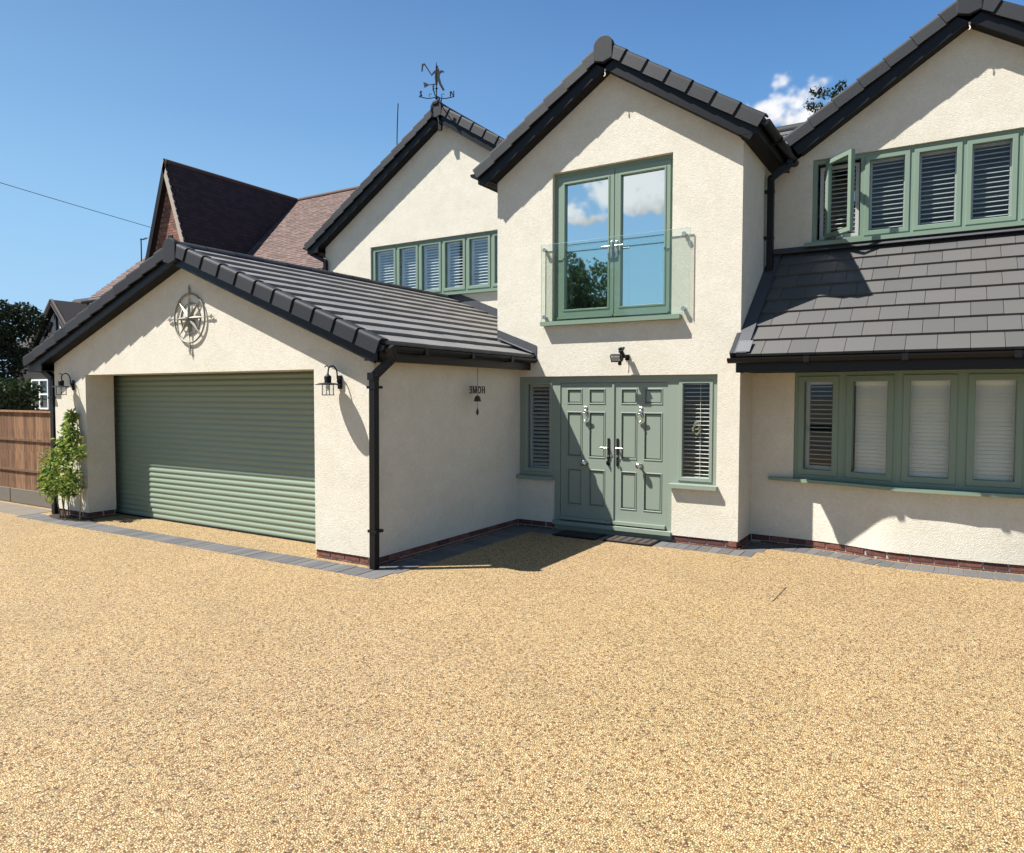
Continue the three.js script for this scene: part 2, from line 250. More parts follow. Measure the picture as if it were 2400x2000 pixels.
// plinth of red bricks below the render
{
  const plinth = sub('plinth', house);
  const variants = [0, 1, 2].map((k) => { const g = rbox(0.214, 0.064, 0.10, 0.005); return metres(g, k * 0.37, k * 0.11); });
  const half = metres(rbox(0.10, 0.064, 0.10, 0.005)), third = metres(rbox(0.15, 0.064, 0.10, 0.005));
  function course(ax, az, bx, bz, y, shift, tuck = 0.012) {
    const L = Math.hypot(bx - ax, bz - az), ux = (bx - ax) / L, uz = (bz - az) / L, turn = Math.atan2(-uz, ux);
    let s = shift ? -0.1125 : 0;
    while (s < L - 0.04) {
      let w = 0.214, g = pick(variants, HR), at = s; const e = Math.min(s + 0.214, L);
      if (s < 0) { g = half; at = 0; w = 0.10; } else if (L - s < 0.214) { w = L - s; g = w < 0.13 ? half : third; }
      const o = mesh('brick', g, pick(brickTones, HR), plinth), mid = s < 0 ? 0.05 : s + Math.min(0.107, (L - s) / 2), out = tuck + 0.05 + (HR() - 0.5) * 0.004;
      o.position.set(ax + ux * mid + uz * out, y, az + uz * mid - ux * out); o.rotation.y = turn; s = e + 0.011;
    }
  }
  const runs = [[DO.x1, zG, GX1, zG], [GX0, zG, DO.x0, zG], [GX1, zG, GX1, zC], [GX1, zC, DS.jl, zC], [DS.jr, zC, BX1, zC], [BX1, zC, BX1, -9.4], [DO.x0, zG, DO.x0, DO.z]];
    for (const [ax, az, bx, bz] of runs.slice(0, 7)) { course(ax, az, bx, bz, 0.061, false); course(ax, az, bx, bz, -0.014, true); }
  // on the bow the bricks are laid one after another round the curve
  for (const [y, sh] of [[0.061, 0], [-0.014, 0.11]]) for (let x = -2.18 + sh; x < 2.2; x += 0.225) { const o = mesh('brick', pick(variants, HR), pick(brickTones, HR), plinth), x1 = x + 0.21, a = Math.atan2(-(bowZ(x1) - bowZ(x)), 0.21); o.position.set(x + 0.105, y, (bowZ(x) + bowZ(x1)) / 2 - 0.062); o.rotation.y = a; }
  for (const g of [box(DO.x1 + 0.03, GX1 - 0.03, -0.1, PL - 0.002, DO.z + 0.05, zG - 0.022), box(GX0 + 0.03, DO.x0 - 0.03, -0.1, PL - 0.002, DO.z, zG - 0.022), box(GX1 - 0.22, GX1 - 0.022, -0.1, PL - 0.002, zC, DO.z), box(BX0, DS.jl - 0.01, -0.1, PL - 0.002, zC - 0.2, zC - 0.022), box(DS.jr + 0.01, BX1 - 0.022, -0.1, PL - 0.002, zC - 0.2, zC - 0.022), box(BX1 - 0.2, BX1 - 0.022, -0.1, PL - 0.002, -9.42, zC - 0.2), strip(bow, -0.1, PL - 0.002, -0.022, 0.2)]) mesh('mortar', g, M.mortar, plinth);
}

// ------------------------------------------------------------------ roofs
// A box in the axes of a slope: x down the slope from the apex, y off the slope, z along the ridge.
function onSlope(r, side, g, tilt = 0, x0 = 0) {
  const dx = side > 0 ? r.xr - r.cx : r.cx - r.xl, dy = r.ya - (side > 0 ? r.yr : r.yl), ang = Math.atan2(dy, dx);
  g = g.clone(); if (tilt) g.translate(-x0, 0, 0).rotateZ(tilt).translate(x0, 0, 0);
  g.rotateZ(-ang); if (side < 0) { g.scale(-1, 1, 1); flip(g); }
  return g.translate(r.cx, r.ya, 0);
}
const slopeLen = (r, side) => side > 0 ? Math.hypot(r.xr - r.cx, r.ya - r.yr) : Math.hypot(r.cx - r.xl, r.ya - r.yl);
function vergeCap(w) { // profile in z-y, drawn along the slope
  const s = new THREE.Shape(); // z to the viewer is +x of the shape
  s.moveTo(-0.11, 0.0); s.lineTo(-0.11, 0.016); s.lineTo(-0.02, 0.018); s.quadraticCurveTo(0.018, 0.016, 0.022, -0.02); s.lineTo(0.030, -0.150); s.lineTo(0.008, -0.153); s.lineTo(0.002, -0.02); s.lineTo(-0.02, 0.0); s.closePath();
  return new THREE.ExtrudeGeometry(s, { depth: w, bevelEnabled: false, curveSegments: 5 }).rotateY(-Math.PI / 2).translate(w, 0, 0).scale(1, 1, 1);
}
function vergeGeo(w) { // ExtrudeGeometry runs along z with the profile in x-y; turn profile x to z
  const s = vergeCap(w); return s;
}
function gable(r, opt) {
  const roof = sub(opt.name, house), rr = rng(opt.seed), perp = Math.cos(Math.atan2(r.ya - r.yr, r.xr - r.cx)), dropP = r.drop * perp;
  for (const side of [1, -1]) {
    const L = slopeLen(r, side), zb = side > 0 && r.zbR ? r.zb : r.zb, n = Math.round(L / 0.335), e = L / n;
    mesh('roof_deck', onSlope(r, side, box(0, L - 0.03, -0.12, -0.045, zb, r.zf - 0.03)), M.blackMatt, roof);
    // verge tiles
    for (let k = 0; k < n; k++) {
      const g = vergeGeo(e + 0.02).rotateY(-0.05).translate(0, 0, 0.0), x0 = k * e;
      g.translate(x0, 0, r.zf - 0.022);
      const jig = (rr() - 0.5) * 0.008;
      mesh('verge_tile', onSlope(r, side, g, 0.028 + jig, x0), pick(vergeTones, rr), roof);
    }
    // barge board, raking soffit and box end
    mesh('barge_board', onSlope(r, side, box(0.0, L + 0.0, -dropP, -0.09, r.zf - 0.055, r.zf - 0.03)), M.black, roof);
    mesh('soffit', onSlope(r, side, box(0.0, L - 0.03, -dropP + 0.003, -dropP + 0.022, r.zw - 0.02, r.zf - 0.055)), M.blackMatt, roof);
    // slope covering
    const cover = [];
    if (!(side > 0 && opt.tiles)) { for (let k = 0; k < n; k++) cover.push(onSlope(r, side, box(k * e - 0.04, (k + 1) * e, -0.03, 0, zb, r.zf - 0.06), 0.05, (k + 1) * e)); mesh('roof_slope', cover, tileTones[2], roof); }
    // eaves: horizontal soffit, fascia, gutter
    const xe = side > 0 ? r.xr : r.xl, ye = side > 0 ? r.yr : r.yl, xw = side > 0 ? opt.wr : opt.wl, fx = xe - side * 0.065, sy = opt.sy;
    const bx = [Math.min(xw, fx), Math.max(xw, fx)], zEnd = side > 0 && r.zbR ? r.zbR : opt.zEave ?? zb;
    mesh('soffit', box(bx[0] - 0.01, bx[1], sy, sy + 0.012, zEnd, r.zf - 0.055), M.blackMatt, roof);
    mesh('fascia', box(Math.min(fx, fx + side * 0.02), Math.max(fx, fx + side * 0.02), sy - 0.012, ye - 0.02, zEnd, r.zf - 0.03), M.black, roof);
    { const yTop = (x) => roofY(r, x) - 0.10, xi = side > 0 ? xw + 0.03 : xw - 0.03, fo = fx + side * 0.02; mesh('box_end', poly(side > 0 ? [[xi, sy], [fo, sy], [fo, ye - 0.06], [xi, yTop(xi) - 0.08]] : [[fo, sy], [xi, sy], [xi, yTop(xi) - 0.08], [fo, ye - 0.06]], [], r.zf - 0.053, r.zf - 0.028), M.black, roof); }
    if (opt.gutter !== false) {
      const s = new THREE.Shape(); s.absarc(0, 0, 0.057, Math.PI, 2 * Math.PI); s.lineTo(0.05, 0); s.absarc(0, 0, 0.05, 2 * Math.PI, Math.PI, true); s.closePath();
      const len = r.zf - 0.01 - zEnd, gx = fx + side * 0.08, gy = ye - 0.055;
      const parts = [new THREE.ExtrudeGeometry(s, { depth: len, bevelEnabled: false, curveSegments: 8 }).translate(gx, gy, zEnd), new THREE.CylinderGeometry(0.058, 0.058, 0.012, 16, 1, false, 0, Math.PI).rotateX(Math.PI / 2).rotateZ(-Math.PI / 2).translate(gx, gy, r.zf - 0.008)];
      for (let z = r.zf - 0.7; z > zEnd; z -= 0.9) parts.push(box(gx - 0.063, gx + 0.063, gy - 0.066, gy + 0.006, z - 0.03, z + 0.03));
      mesh('gutter', parts, M.black, roof);
    }
  }
  // ridge
  const half = new THREE.CylinderGeometry(0.125, 0.125, 0.44, 14, 1, true, -Math.PI / 2, Math.PI), cap = new THREE.CylinderGeometry(0.118, 0.118, 0.44, 14, 1, true, -Math.PI / 2, Math.PI);
  const ridgeG = half.rotateX(Math.PI / 2); ridgeG.rotateZ(Math.PI);
  const p0 = ridgeG.attributes.position; let up = 0; for (let i = 0; i < p0.count; i++) up += p0.getY(i); if (up < 0) ridgeG.rotateZ(Math.PI);
  const zs = []; for (let z = r.zf - 0.25; z > r.zb; z -= 0.45) zs.push(z);
  if (opt.tiles) zs.forEach((z) => { const o = mesh('ridge_tile', ridgeG, pick(vergeTones, rr), roof); o.position.set(r.cx, r.ya - 0.09 + (rr() - 0.5) * 0.008, z); });
  else mesh('ridge', zs.map((z) => ridgeG.clone().translate(r.cx, r.ya - 0.09, z)), vergeTones[0], roof);
  { // rounded end piece at the apex
    const s = new THREE.Shape(); s.absarc(0, -0.015, 0.125, 0.25, Math.PI - 0.25); s.lineTo(-0.12, -0.17); s.lineTo(0, -0.205); s.lineTo(0.12, -0.17); s.closePath();
    mesh('ridge_end', new THREE.ExtrudeGeometry(s, { depth: 0.06, bevelEnabled: true, bevelSize: 0.008, bevelThickness: 0.008, bevelSegments: 2, curveSegments: 14 }).translate(r.cx, r.ya - 0.062, r.zf - 0.045), vergeTones[1], roof);
  }
  return roof;
}
const roofG = gable(RG, { name: 'garage_roof', seed: 3, tiles: true, wl: GX0, wr: GX1, sy: 2.225 });
const roofB = gable(RB, { name: 'gable_roof', seed: 4, wl: BX0, wr: BX1, sy: 4.87, zEave: -11.2 });
const roofL = gable(RL, { name: 'gable_roof', seed: 5, wl: -11.87, wr: -5.4, sy: 4.97 });
const roofU = gable(RU, { name: 'gable_roof', seed: 6, wl: BX1, wr: UX1, sy: 5.06, gutter: false });
// tiles of the garage slope that faces the drive
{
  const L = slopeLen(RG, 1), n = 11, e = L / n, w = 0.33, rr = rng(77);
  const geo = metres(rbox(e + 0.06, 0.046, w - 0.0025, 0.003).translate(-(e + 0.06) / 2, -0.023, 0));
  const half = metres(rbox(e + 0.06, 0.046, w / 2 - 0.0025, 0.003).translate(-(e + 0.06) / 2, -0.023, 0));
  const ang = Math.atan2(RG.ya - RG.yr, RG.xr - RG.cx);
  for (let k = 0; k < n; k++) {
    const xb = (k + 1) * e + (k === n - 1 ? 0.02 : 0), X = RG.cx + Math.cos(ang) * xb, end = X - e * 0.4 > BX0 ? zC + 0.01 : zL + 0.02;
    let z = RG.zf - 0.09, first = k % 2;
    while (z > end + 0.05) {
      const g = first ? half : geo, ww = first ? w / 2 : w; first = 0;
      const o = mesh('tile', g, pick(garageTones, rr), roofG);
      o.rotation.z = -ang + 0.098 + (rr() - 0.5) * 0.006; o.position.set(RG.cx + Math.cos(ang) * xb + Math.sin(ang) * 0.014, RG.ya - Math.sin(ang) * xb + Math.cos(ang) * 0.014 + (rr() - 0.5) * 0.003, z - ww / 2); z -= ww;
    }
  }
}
// lean-to roof over the bowed window
const leanTo = sub('lean_to_roof', house);
const LT = { z0: -8.43, y0: 2.33, z1: zU, y1: 3.815, x0: -2.19, x1: 2.35 };
{
  const ang = Math.atan2(LT.y1 - LT.y0, LT.z0 - LT.z1), L = Math.hypot(LT.y1 - LT.y0, LT.z0 - LT.z1), e = 0.2955, w = 0.2855, rr = rng(88);
  const full = metres(rbox(w - 0.0035, 0.036, e + 0.07, 0.003).translate(0, -0.018, -(e + 0.07) / 2)), part = metres(rbox(w / 2 - 0.0035, 0.036, e + 0.07, 0.003).translate(0, -0.018, -(e + 0.07) / 2));
  for (let k = 0; k < 8; k++) {
    const s = k * e; let x = LT.x0 + (k % 2 ? 0.02 + w / 2 : 0.02), lead = k % 2;
    if (lead) place(part, LT.x0 + 0.02 + w / 4, s);
    for (; x < LT.x1 - 0.1; x += w) place(full, x + w / 2, s);
  }
  function place(g, x, s) { const o = mesh('tile', g, pick(tileTones, rr), leanTo); o.position.set(x, LT.y0 + Math.sin(ang) * s + Math.cos(ang) * 0.012 + (rr() - 0.5) * 0.003, LT.z0 - Math.cos(ang) * s + Math.sin(ang) * 0.012); o.rotation.x = ang - 0.085 + (rr() - 0.5) * 0.010; }
  const deck = box(LT.x0, LT.x1, -0.10, -0.035, -L, 0).rotateX(ang).translate(0, LT.y0, LT.z0); mesh('roof_deck', deck, M.blackMatt, leanTo);
  mesh('flashing', [box(BX1 + 0.001, UX1, 3.72, 3.85, zU, zU + 0.012), box(BX1, UX1, -0.002, 0.006, -0.15, 0).rotateX(ang - 0.05).translate(0, LT.y1 - 0.05, zU + 0.15)], M.lead, leanTo);
  const side = [box(0, 0.15, 0.022, 0.03, -L, 0).rotateX(ang).translate(BX1 + 0.004, LT.y0, LT.z0)]; mesh('flashing', side, M.lead, leanTo);
  mesh('flashing', box(0, 0.155, 0.032, 0.038, -0.235, -0.01).rotateX(ang).translate(BX1 + 0.035, LT.y0, LT.z0), M.leadPale, leanTo).userData.label = 'pale new lead patch at the lower corner';
  mesh('fascia', box(-2.17, UX1, 2.132, 2.27, -8.542, -8.517), M.black, leanTo);
  mesh('soffit', box(-2.17, UX1, 2.145, 2.16, -9.6, -8.542), M.blackMatt, leanTo);
  mesh('box_end', [box(-2.185, -2.165, 2.132, 2.30, zC, -8.515)], M.black, leanTo);
  mesh('verge_tile', box(-0.05, 0.0, -0.05, 0.03, -0.42, 0.0).rotateX(ang).translate(-2.185, LT.y0, LT.z0), vergeTones[1], leanTo);
  const s = new THREE.Shape(); s.absarc(0, 0, 0.06, Math.PI, 2 * Math.PI); s.lineTo(0.052, 0); s.absarc(0, 0, 0.052, 2 * Math.PI, Math.PI, true); s.closePath();
  const gl = [new THREE.ExtrudeGeometry(s, { depth: UX1 + 2.25, bevelEnabled: false, curveSegments: 8 }).rotateY(Math.PI / 2).translate(-2.25, 2.295, -8.455)];
  gl.push(new THREE.CylinderGeometry(0.061, 0.061, 0.012, 16, 1, false, 0, Math.PI).rotateX(Math.PI / 2).rotateZ(-Math.PI / 2).rotateY(Math.PI / 2).translate(-2.252, 2.296, -8.455));
  for (let x = -1.4; x < 2.2; x += 0.95) gl.push(box(x - 0.03, x + 0.03, 2.232, 2.30, -8.52, -8.391));
  mesh('gutter', gl, M.black, leanTo);
}
// main roof behind the gables
{
  const mr = sub('main_roof', house), ang = Math.atan2(0.7, 1), cover = [];
  for (let k = 0; k < 13; k++) cover.push(box(-5.6, 2.2, -0.03, 0, -0.36, 0).rotateX(ang - 0.05).translate(0, 6.73 - 0.7 * (k + 1) * 0.27, -14 + (k + 1) * 0.27));
  mesh('roof_slope', cover, tileTones[1], mr); mesh('roof_slope', box(-5.6, 2.2, -0.04, 0, -4.6, 0).rotateX(-ang).translate(0, 6.72 - 0.7 * 3.78, -17.78), tileTones[2], mr);
  mesh('ridge', new THREE.CylinderGeometry(0.11, 0.11, 7.8, 12, 1, false).rotateZ(Math.PI / 2).translate(-1.7, 6.68, -14), vergeTones[0], mr);
}
// stepped lead where the garage roof meets the walls behind
{
  const rake = (x) => roofY(RG, x), lead = [];
  const st = (x0, x1, z) => { const n = Math.max(1, Math.round((x1 - x0) / 0.35)), d = (x1 - x0) / n; for (let k = 0; k < n; k++) { const a = x0 + k * d, b = a + d + 0.02; lead.push(poly([[a, rake(a) - 0.05], [b, rake(b) - 0.05], [b, rake(b) + 0.15 + 0.002 * (k % 2)], [a, rake(a) + 0.15 + 0.002 * (k % 2)]], [], z + 0.001, z + 0.009 + 0.002 * (k % 2))); } };
  st(-8.5, BX0 - 0.01, zL); mesh('flashing', lead.splice(0), M.lead, house);
  st(BX0 + 0.005, -5.02, zC); mesh('flashing', lead.splice(0), M.lead, house);
  mesh('flashing', [box(BX0 - 0.012, BX0 - 0.002, 2.6, 2.86, zL, zC - 0.01)], M.lead, house);
  const ang = Math.atan2(RG.ya - RG.yr, RG.xr - RG.cx);
  mesh('flashing', [box(0, 0.62, 0.02, 0.026, -0.09, 0).rotateZ(-ang).translate(-5.62, rake(-5.62) + 0.014, zC + 0.09)], M.leadPale, house);
}

// ------------------------------------------------------------------ windows
// A casement window: outer frame, mullions, a sash with pane per light, and slatted shutters behind it.
function casements(name, o) {
  const w = sub(name, house), zf = o.z, fr = 0.055, dep = 0.07, e = o.edges;
  mesh('frame', poly(rect(e[0], e[e.length - 1], o.y0, o.y1), e.slice(1).map((x, i) => rect(e[i] + (i ? 0.028 : fr), x - (i === e.length - 2 ? fr : 0.028), o.y0 + fr, o.y1 - fr)), zf - dep, zf), M.green, w);
  for (let i = 1; i < e.length; i++) {
    const a = e[i - 1] + (i > 1 ? 0.022 : 0.045), b = e[i] - (i < e.length - 1 ? 0.022 : 0.045), y0 = o.y0 + 0.045, y1 = o.y1 - 0.045, sw = 0.058;
    if (i - 1 !== o.open) {
      mesh('sash', poly(rect(a, b, y0, y1), [rect(a + sw, b - sw, y0 + sw, y1 - sw)], zf - 0.05, zf + 0.014, 0.005), M.green, w);
      mesh('pane', box(a + sw - 0.01, b - sw + 0.01, y0 + sw - 0.01, y1 - sw + 0.01, zf - 0.024, zf - 0.02), o.glass || M.pane, w);
    }
    if (o.louvre) louvres(w, a + 0.03, b - 0.03, y0 + 0.03, y1 - 0.03, zf - 0.12, o.louvre.tilt, o.louvre.pitch, o.louvre.m || M.white, o.louvre.depth || 0.06);
  }
  return w;
}
function louvres(w, x0, x1, y0, y1, z, tilt, pitch, m, depth) {
  const sw = 0.045, n = Math.floor((y1 - y0 - 2 * sw) / pitch), gap = (y1 - y0 - 2 * sw) / n, g = rbox(x1 - x0 - 2 * sw - 0.004, 0.009, depth, 0.003);
  mesh('shutter_frame', poly(rect(x0, x1, y0, y1), [rect(x0 + sw, x1 - sw, y0 + sw, y1 - sw)], z - 0.02, z + 0.015), m, w);
  for (let k = 0; k < n; k++) { const o = mesh('louvre', g, m, w); o.position.set((x0 + x1) / 2, y0 + sw + (k + 0.5) * gap, z - 0.0025); o.rotation.x = tilt; }
}
{
  const e = [WL.x0]; for (let k = 1; k < 6; k++) e.push(-10.483 + 0.583 * k + 0.03); e.push(WL.x1);
  const w = casements('window', { z: zL - 0.045, y0: WL.y0 + 0.03, y1: WL.y1, edges: e, glass: M.paneBlue, louvre: { tilt: 0.55, pitch: 0.056 } });
  mesh('sill', [box(WL.x0 - 0.06, WL.x1 + 0.06, WL.y0 - 0.02, WL.y0 + 0.03, zL - 0.11, zL + 0.07)], M.green, w);
  const eu = [WU.x0]; for (let k = 1; k < 6; k++) eu.push(-1.635 + 0.5535 * k); eu.push(WU.x1);
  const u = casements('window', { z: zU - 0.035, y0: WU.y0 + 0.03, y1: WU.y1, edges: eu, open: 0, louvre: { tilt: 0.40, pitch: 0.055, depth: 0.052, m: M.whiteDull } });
  mesh('sill', [box(WU.x0 - 0.07, WU.x1 + 0.07, WU.y0 - 0.02, WU.y0 + 0.03, zU - 0.10, zU + 0.125)], M.green, u);
  // the first light stands open
  const c = sub('casement', u, [-1.505, 0, zU + 0.0]); c.rotation.y = -46 * RAD; c.userData.label = 'open casement swung outwards';
  const y0 = WU.y0 + 0.075, y1 = WU.y1 - 0.045, sw = 0.058, W = 0.50;
  mesh('sash', poly(rect(0, W, y0, y1), [rect(sw, W - sw, y0 + sw, y1 - sw)], -0.03, 0.03, 0.005), M.green, c);
  mesh('pane', box(sw - 0.01, W - sw + 0.01, y0 + sw - 0.01, y1 - sw + 0.01, -0.004, 0.0), M.pane, c);
  mesh('window_handle', [box(W - 0.045, W - 0.02, 4.30, 4.42, -0.055, -0.03)], M.silver, c);
  mesh('stay', [bar([-1.42, WU.y0 + 0.07, zU - 0.02], [-1.36, WU.y0 + 0.07, zU + 0.16], 0.02, 0.006)], M.silver, u);
}
// French window upstairs with mirrored glass
{
  const w = sub('french_window', house), z = zC - 0.07, { x0, x1, y0, y1 } = FR, mid = (x0 + x1) / 2 + 0.045;
  mesh('frame', poly(rect(x0, x1, y0, y1), [rect(x0 + 0.065, x1 - 0.05, y0 + 0.05, y1 - 0.065)], z - 0.08, z), M.green, w);
  for (const [a, b, s] of [[x0 + 0.06, mid - 0.002, -1], [mid + 0.002, x1 - 0.045, 1]]) {
    const d = sub('door_leaf', w), l = a + (s < 0 ? 0.10 : 0.085), r = b - (s < 0 ? 0.085 : 0.075);
    mesh('sash', poly(rect(a, b, y0 + 0.045, y1 - 0.06), [rect(l, r, y0 + 0.16, y1 - 0.155)], z - 0.05, z + 0.018, 0.006), M.green, d);
    mesh('glazing_bead', poly(rect(l - 0.02, r + 0.02, y0 + 0.14, y1 - 0.135), [rect(l + 0.004, r - 0.004, y0 + 0.164, y1 - 0.159)], z + 0.018, z + 0.026, 0.003), M.green, d);
    mesh('pane', box(l - 0.01, r + 0.01, y0 + 0.15, y1 - 0.145, z - 0.028, z - 0.02), M.coated, d);
    mesh('weather_bar', box(a + 0.01, b - 0.01, y0 + 0.035, y0 + 0.06, z, z + 0.055), M.green, d);
    const hx = s < 0 ? b - 0.035 : a + 0.035;
    mesh('handle', [rbox(0.03, 0.22, 0.012, 0.004).translate(hx, 3.78, z + 0.026), new THREE.CylinderGeometry(0.010, 0.010, 0.06, 10).rotateX(Math.PI / 2).translate(hx, 3.81, z + 0.055), rbox(0.13, 0.022, 0.018, 0.006).translate(hx + s * 0.055, 3.81, z + 0.085)], M.silver, d);
  }
  mesh('sill', [box(x0 - 0.135, x1 + 0.135, y0 - 0.055, y0, zC, zC + 0.10), box(x0, x1, y0 - 0.055, y0, zC - 0.15, zC)], M.green, w);
}
// front entrance: double door with a sidelight on each side
{
  const w = sub('entrance', house), z = zC - 0.05;
  mesh('frame', [poly([[DS.jl, 0.02], [DS.jl + 0.085, 0.02], [DS.jl + 0.085, DS.top - 0.09], [DS.jr - 0.08, DS.top - 0.09], [DS.jr - 0.08, 0.02], [DS.jr, 0.02], [DS.jr, DS.sill + 0.05], [DS.x1, DS.sill + 0.05], [DS.x1, DS.top], [DS.x0, DS.top], [DS.x0, DS.sill + 0.03], [DS.jl, DS.sill + 0.03]], [rect(DS.x0 + 0.085, DS.jl - 0.055, DS.sill + 0.085, DS.top - 0.08), rect(DS.jr + 0.075, DS.x1 - 0.075, DS.sill + 0.105, DS.top - 0.08)], z - 0.09, z)], M.greenDoor, w);
  for (const [a, b] of [[DS.x0 + 0.075, DS.jl - 0.045], [DS.jr + 0.065, DS.x1 - 0.065]]) {
    mesh('sash', poly(rect(a, b, DS.sill + 0.085, DS.top - 0.07), [rect(a + 0.05, b - 0.04, DS.sill + 0.135, DS.top - 0.11)], z - 0.06, z + 0.012, 0.004), M.greenDoor, w);
    mesh('pane', box(a + 0.04, b - 0.03, DS.sill + 0.12, DS.top - 0.1, z - 0.03, z - 0.026), M.pane, w);
  }
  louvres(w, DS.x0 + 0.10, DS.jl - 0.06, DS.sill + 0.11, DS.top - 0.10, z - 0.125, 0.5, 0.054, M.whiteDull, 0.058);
  { const x0 = DS.jr + 0.10, x1 = DS.x1 - 0.09, g = rbox(x1 - x0, 0.004, 0.045, 0.0015); for (let k = 0; k < 23; k++) { const o = mesh('slat', g, M.white, w); o.position.set((x0 + x1) / 2, DS.sill + 0.17 + k * 0.0515, z - 0.115); o.rotation.x = 0.18; }
    mesh('blind_rail', [box(x0, x1, DS.sill + 0.10, DS.sill + 0.135, z - 0.14, z - 0.09)], M.white, w);
    mesh('blind_cord', [bar([(x0 + x1) / 2 + 0.03, DS.sill + 0.14, z - 0.085], [(x0 + x1) / 2 + 0.03, DS.top - 0.1, z - 0.085], 0.004, 0.004)], M.blind, w);
    const orn = []; const r = rng(6); for (let k = 0; k < 16; k++) { const a = k / 16 * Math.PI * 2; orn.push(new THREE.IcosahedronGeometry(0.010 + r() * 0.007, 0).translate((x0 + x1) / 2 - 0.01 + Math.cos(a) * 0.035 * (0.7 + r() * 0.6), 1.45 + Math.sin(a) * 0.075, z - 0.075 + r() * 0.012)); }
    mesh('ornament', orn, std([0.22, 0.20, 0.13], 0.6), w); }
  mesh('sill', [box(DS.jr - 0.03, DS.x1 + 0.02, DS.sill, DS.sill + 0.05, zC - 0.10, zC + 0.075)], M.greenDoor, w);
  mesh('sill', [box(DS.x0, DS.jl + 0.01, DS.sill - 0.02, DS.sill + 0.03, zC - 0.10, zC + 0.06)], M.greenDoor, w);
  mesh('threshold', [box(DS.jl + 0.01, DS.jr + 0.0, 0.085, 0.135, zC - 0.12, zC + 0.035), box(DS.jl, DS.jr, -0.05, 0.085, zC - 0.2, zC - 0.06)], M.greenDoor, w);
  const leaf = (a, b, cols, rows, latch, knobX) => {
    const d = sub('door_leaf', w), y0 = 0.145, y1 = DS.top - 0.095, holes = []; for (const [c0, c1] of cols) for (const [r0, r1] of rows) holes.push(rect(c0, c1, r0, r1));
    mesh('door_slab', poly(rect(a, b, y0, y1), holes, z - 0.055, z - 0.012), M.greenDoor, d);
    for (const [c0, c1] of cols) for (const [r0, r1] of rows) {
      const s = new THREE.Shape([[c0 + 0.022, r0 + 0.022], [c1 - 0.022, r0 + 0.022], [c1 - 0.022, r1 - 0.022], [c0 + 0.022, r1 - 0.022]].map((p) => new THREE.Vector2(...p)));
      mesh('panel', [box(c0, c1, r0, r1, z - 0.05, z - 0.036), new THREE.ExtrudeGeometry(s, { depth: 0.002, bevelEnabled: true, bevelSize: 0.014, bevelThickness: 0.012, bevelOffset: -0.002, bevelSegments: 1 }).translate(0, 0, z - 0.036)], M.greenDoor, d);
      mesh('moulding', poly(rect(c0 - 0.008, c1 + 0.008, r0 - 0.008, r1 + 0.008), [rect(c0 + 0.006, c1 - 0.006, r0 + 0.006, r1 - 0.006)], z - 0.014, z - 0.005, 0.003), M.greenDoor, d);
    }
    mesh('weather_bar', box(a + 0.01, b - 0.01, y0 + 0.01, y0 + 0.05, z - 0.012, z + 0.035), M.greenDoor, d);
    const s = latch < (a + b) / 2 ? 1 : -1;
    mesh('handle_plate', rbox(0.034, 0.25, 0.012, 0.005).translate(latch, 1.17, z - 0.006), M.iron, d);
    mesh('handle', [new THREE.CylinderGeometry(0.011, 0.011, 0.05, 10).rotateX(Math.PI / 2).translate(latch, 1.17, z + 0.022), rbox(0.11, 0.02, 0.02, 0.007).translate(latch + s * 0.045, 1.165, z + 0.046), new THREE.CylinderGeometry(0.015, 0.015, 0.02, 12).rotateX(Math.PI / 2).translate(latch, 1.06, z + 0.004)], M.silver, d);
    mesh('key_lock', [rbox(0.03, 0.12, 0.016, 0.005).translate(latch, 0.985, z - 0.004), rbox(0.014, 0.05, 0.02, 0.005).translate(latch + s * 0.012, 0.965, z + 0.02)], M.iron, d);
    const ring = new THREE.TorusGeometry(0.046, 0.008, 8, 24).scale(1, 1.15, 1).rotateX(0.25).translate(knobX, 1.575, z + 0.03);
    mesh('knocker', [new THREE.SphereGeometry(0.028, 14, 10).scale(1, 1.1, 0.6).translate(knobX, 1.65, z + 0.002), ring, new THREE.SphereGeometry(0.013, 10, 8).translate(knobX, 1.515, z + 0.028), rbox(0.05, 0.03, 0.012, 0.005).translate(knobX, 1.70, z - 0.006)], M.silver, d);
    mesh('door_knob', [new THREE.SphereGeometry(0.042, 18, 12).scale(1, 1, 0.8).translate(knobX, 0.953, z + 0.06), new THREE.CylinderGeometry(0.014, 0.018, 0.06, 12).rotateX(Math.PI / 2).translate(knobX, 0.953, z + 0.015), new THREE.CylinderGeometry(0.036, 0.036, 0.01, 18).rotateX(Math.PI / 2).translate(knobX, 0.953, z - 0.007)], M.silver, d);
  };
  const rows = [[0.365, 0.855], [1.03, 1.635], [1.755, 1.945]];
  leaf(DS.jl + 0.09, -3.862, [[-4.54, -4.325], [-4.21, -3.985]], rows, -3.925, -4.265);
  leaf(-3.856, DS.jr - 0.085, [[-3.745, -3.535], [-3.425, -3.19]], rows, -3.797, -3.475);
  mesh('astragal', box(-3.875, -3.845, 0.15, DS.top - 0.1, z - 0.012, z + 0.004), M.greenDoor, w);
}
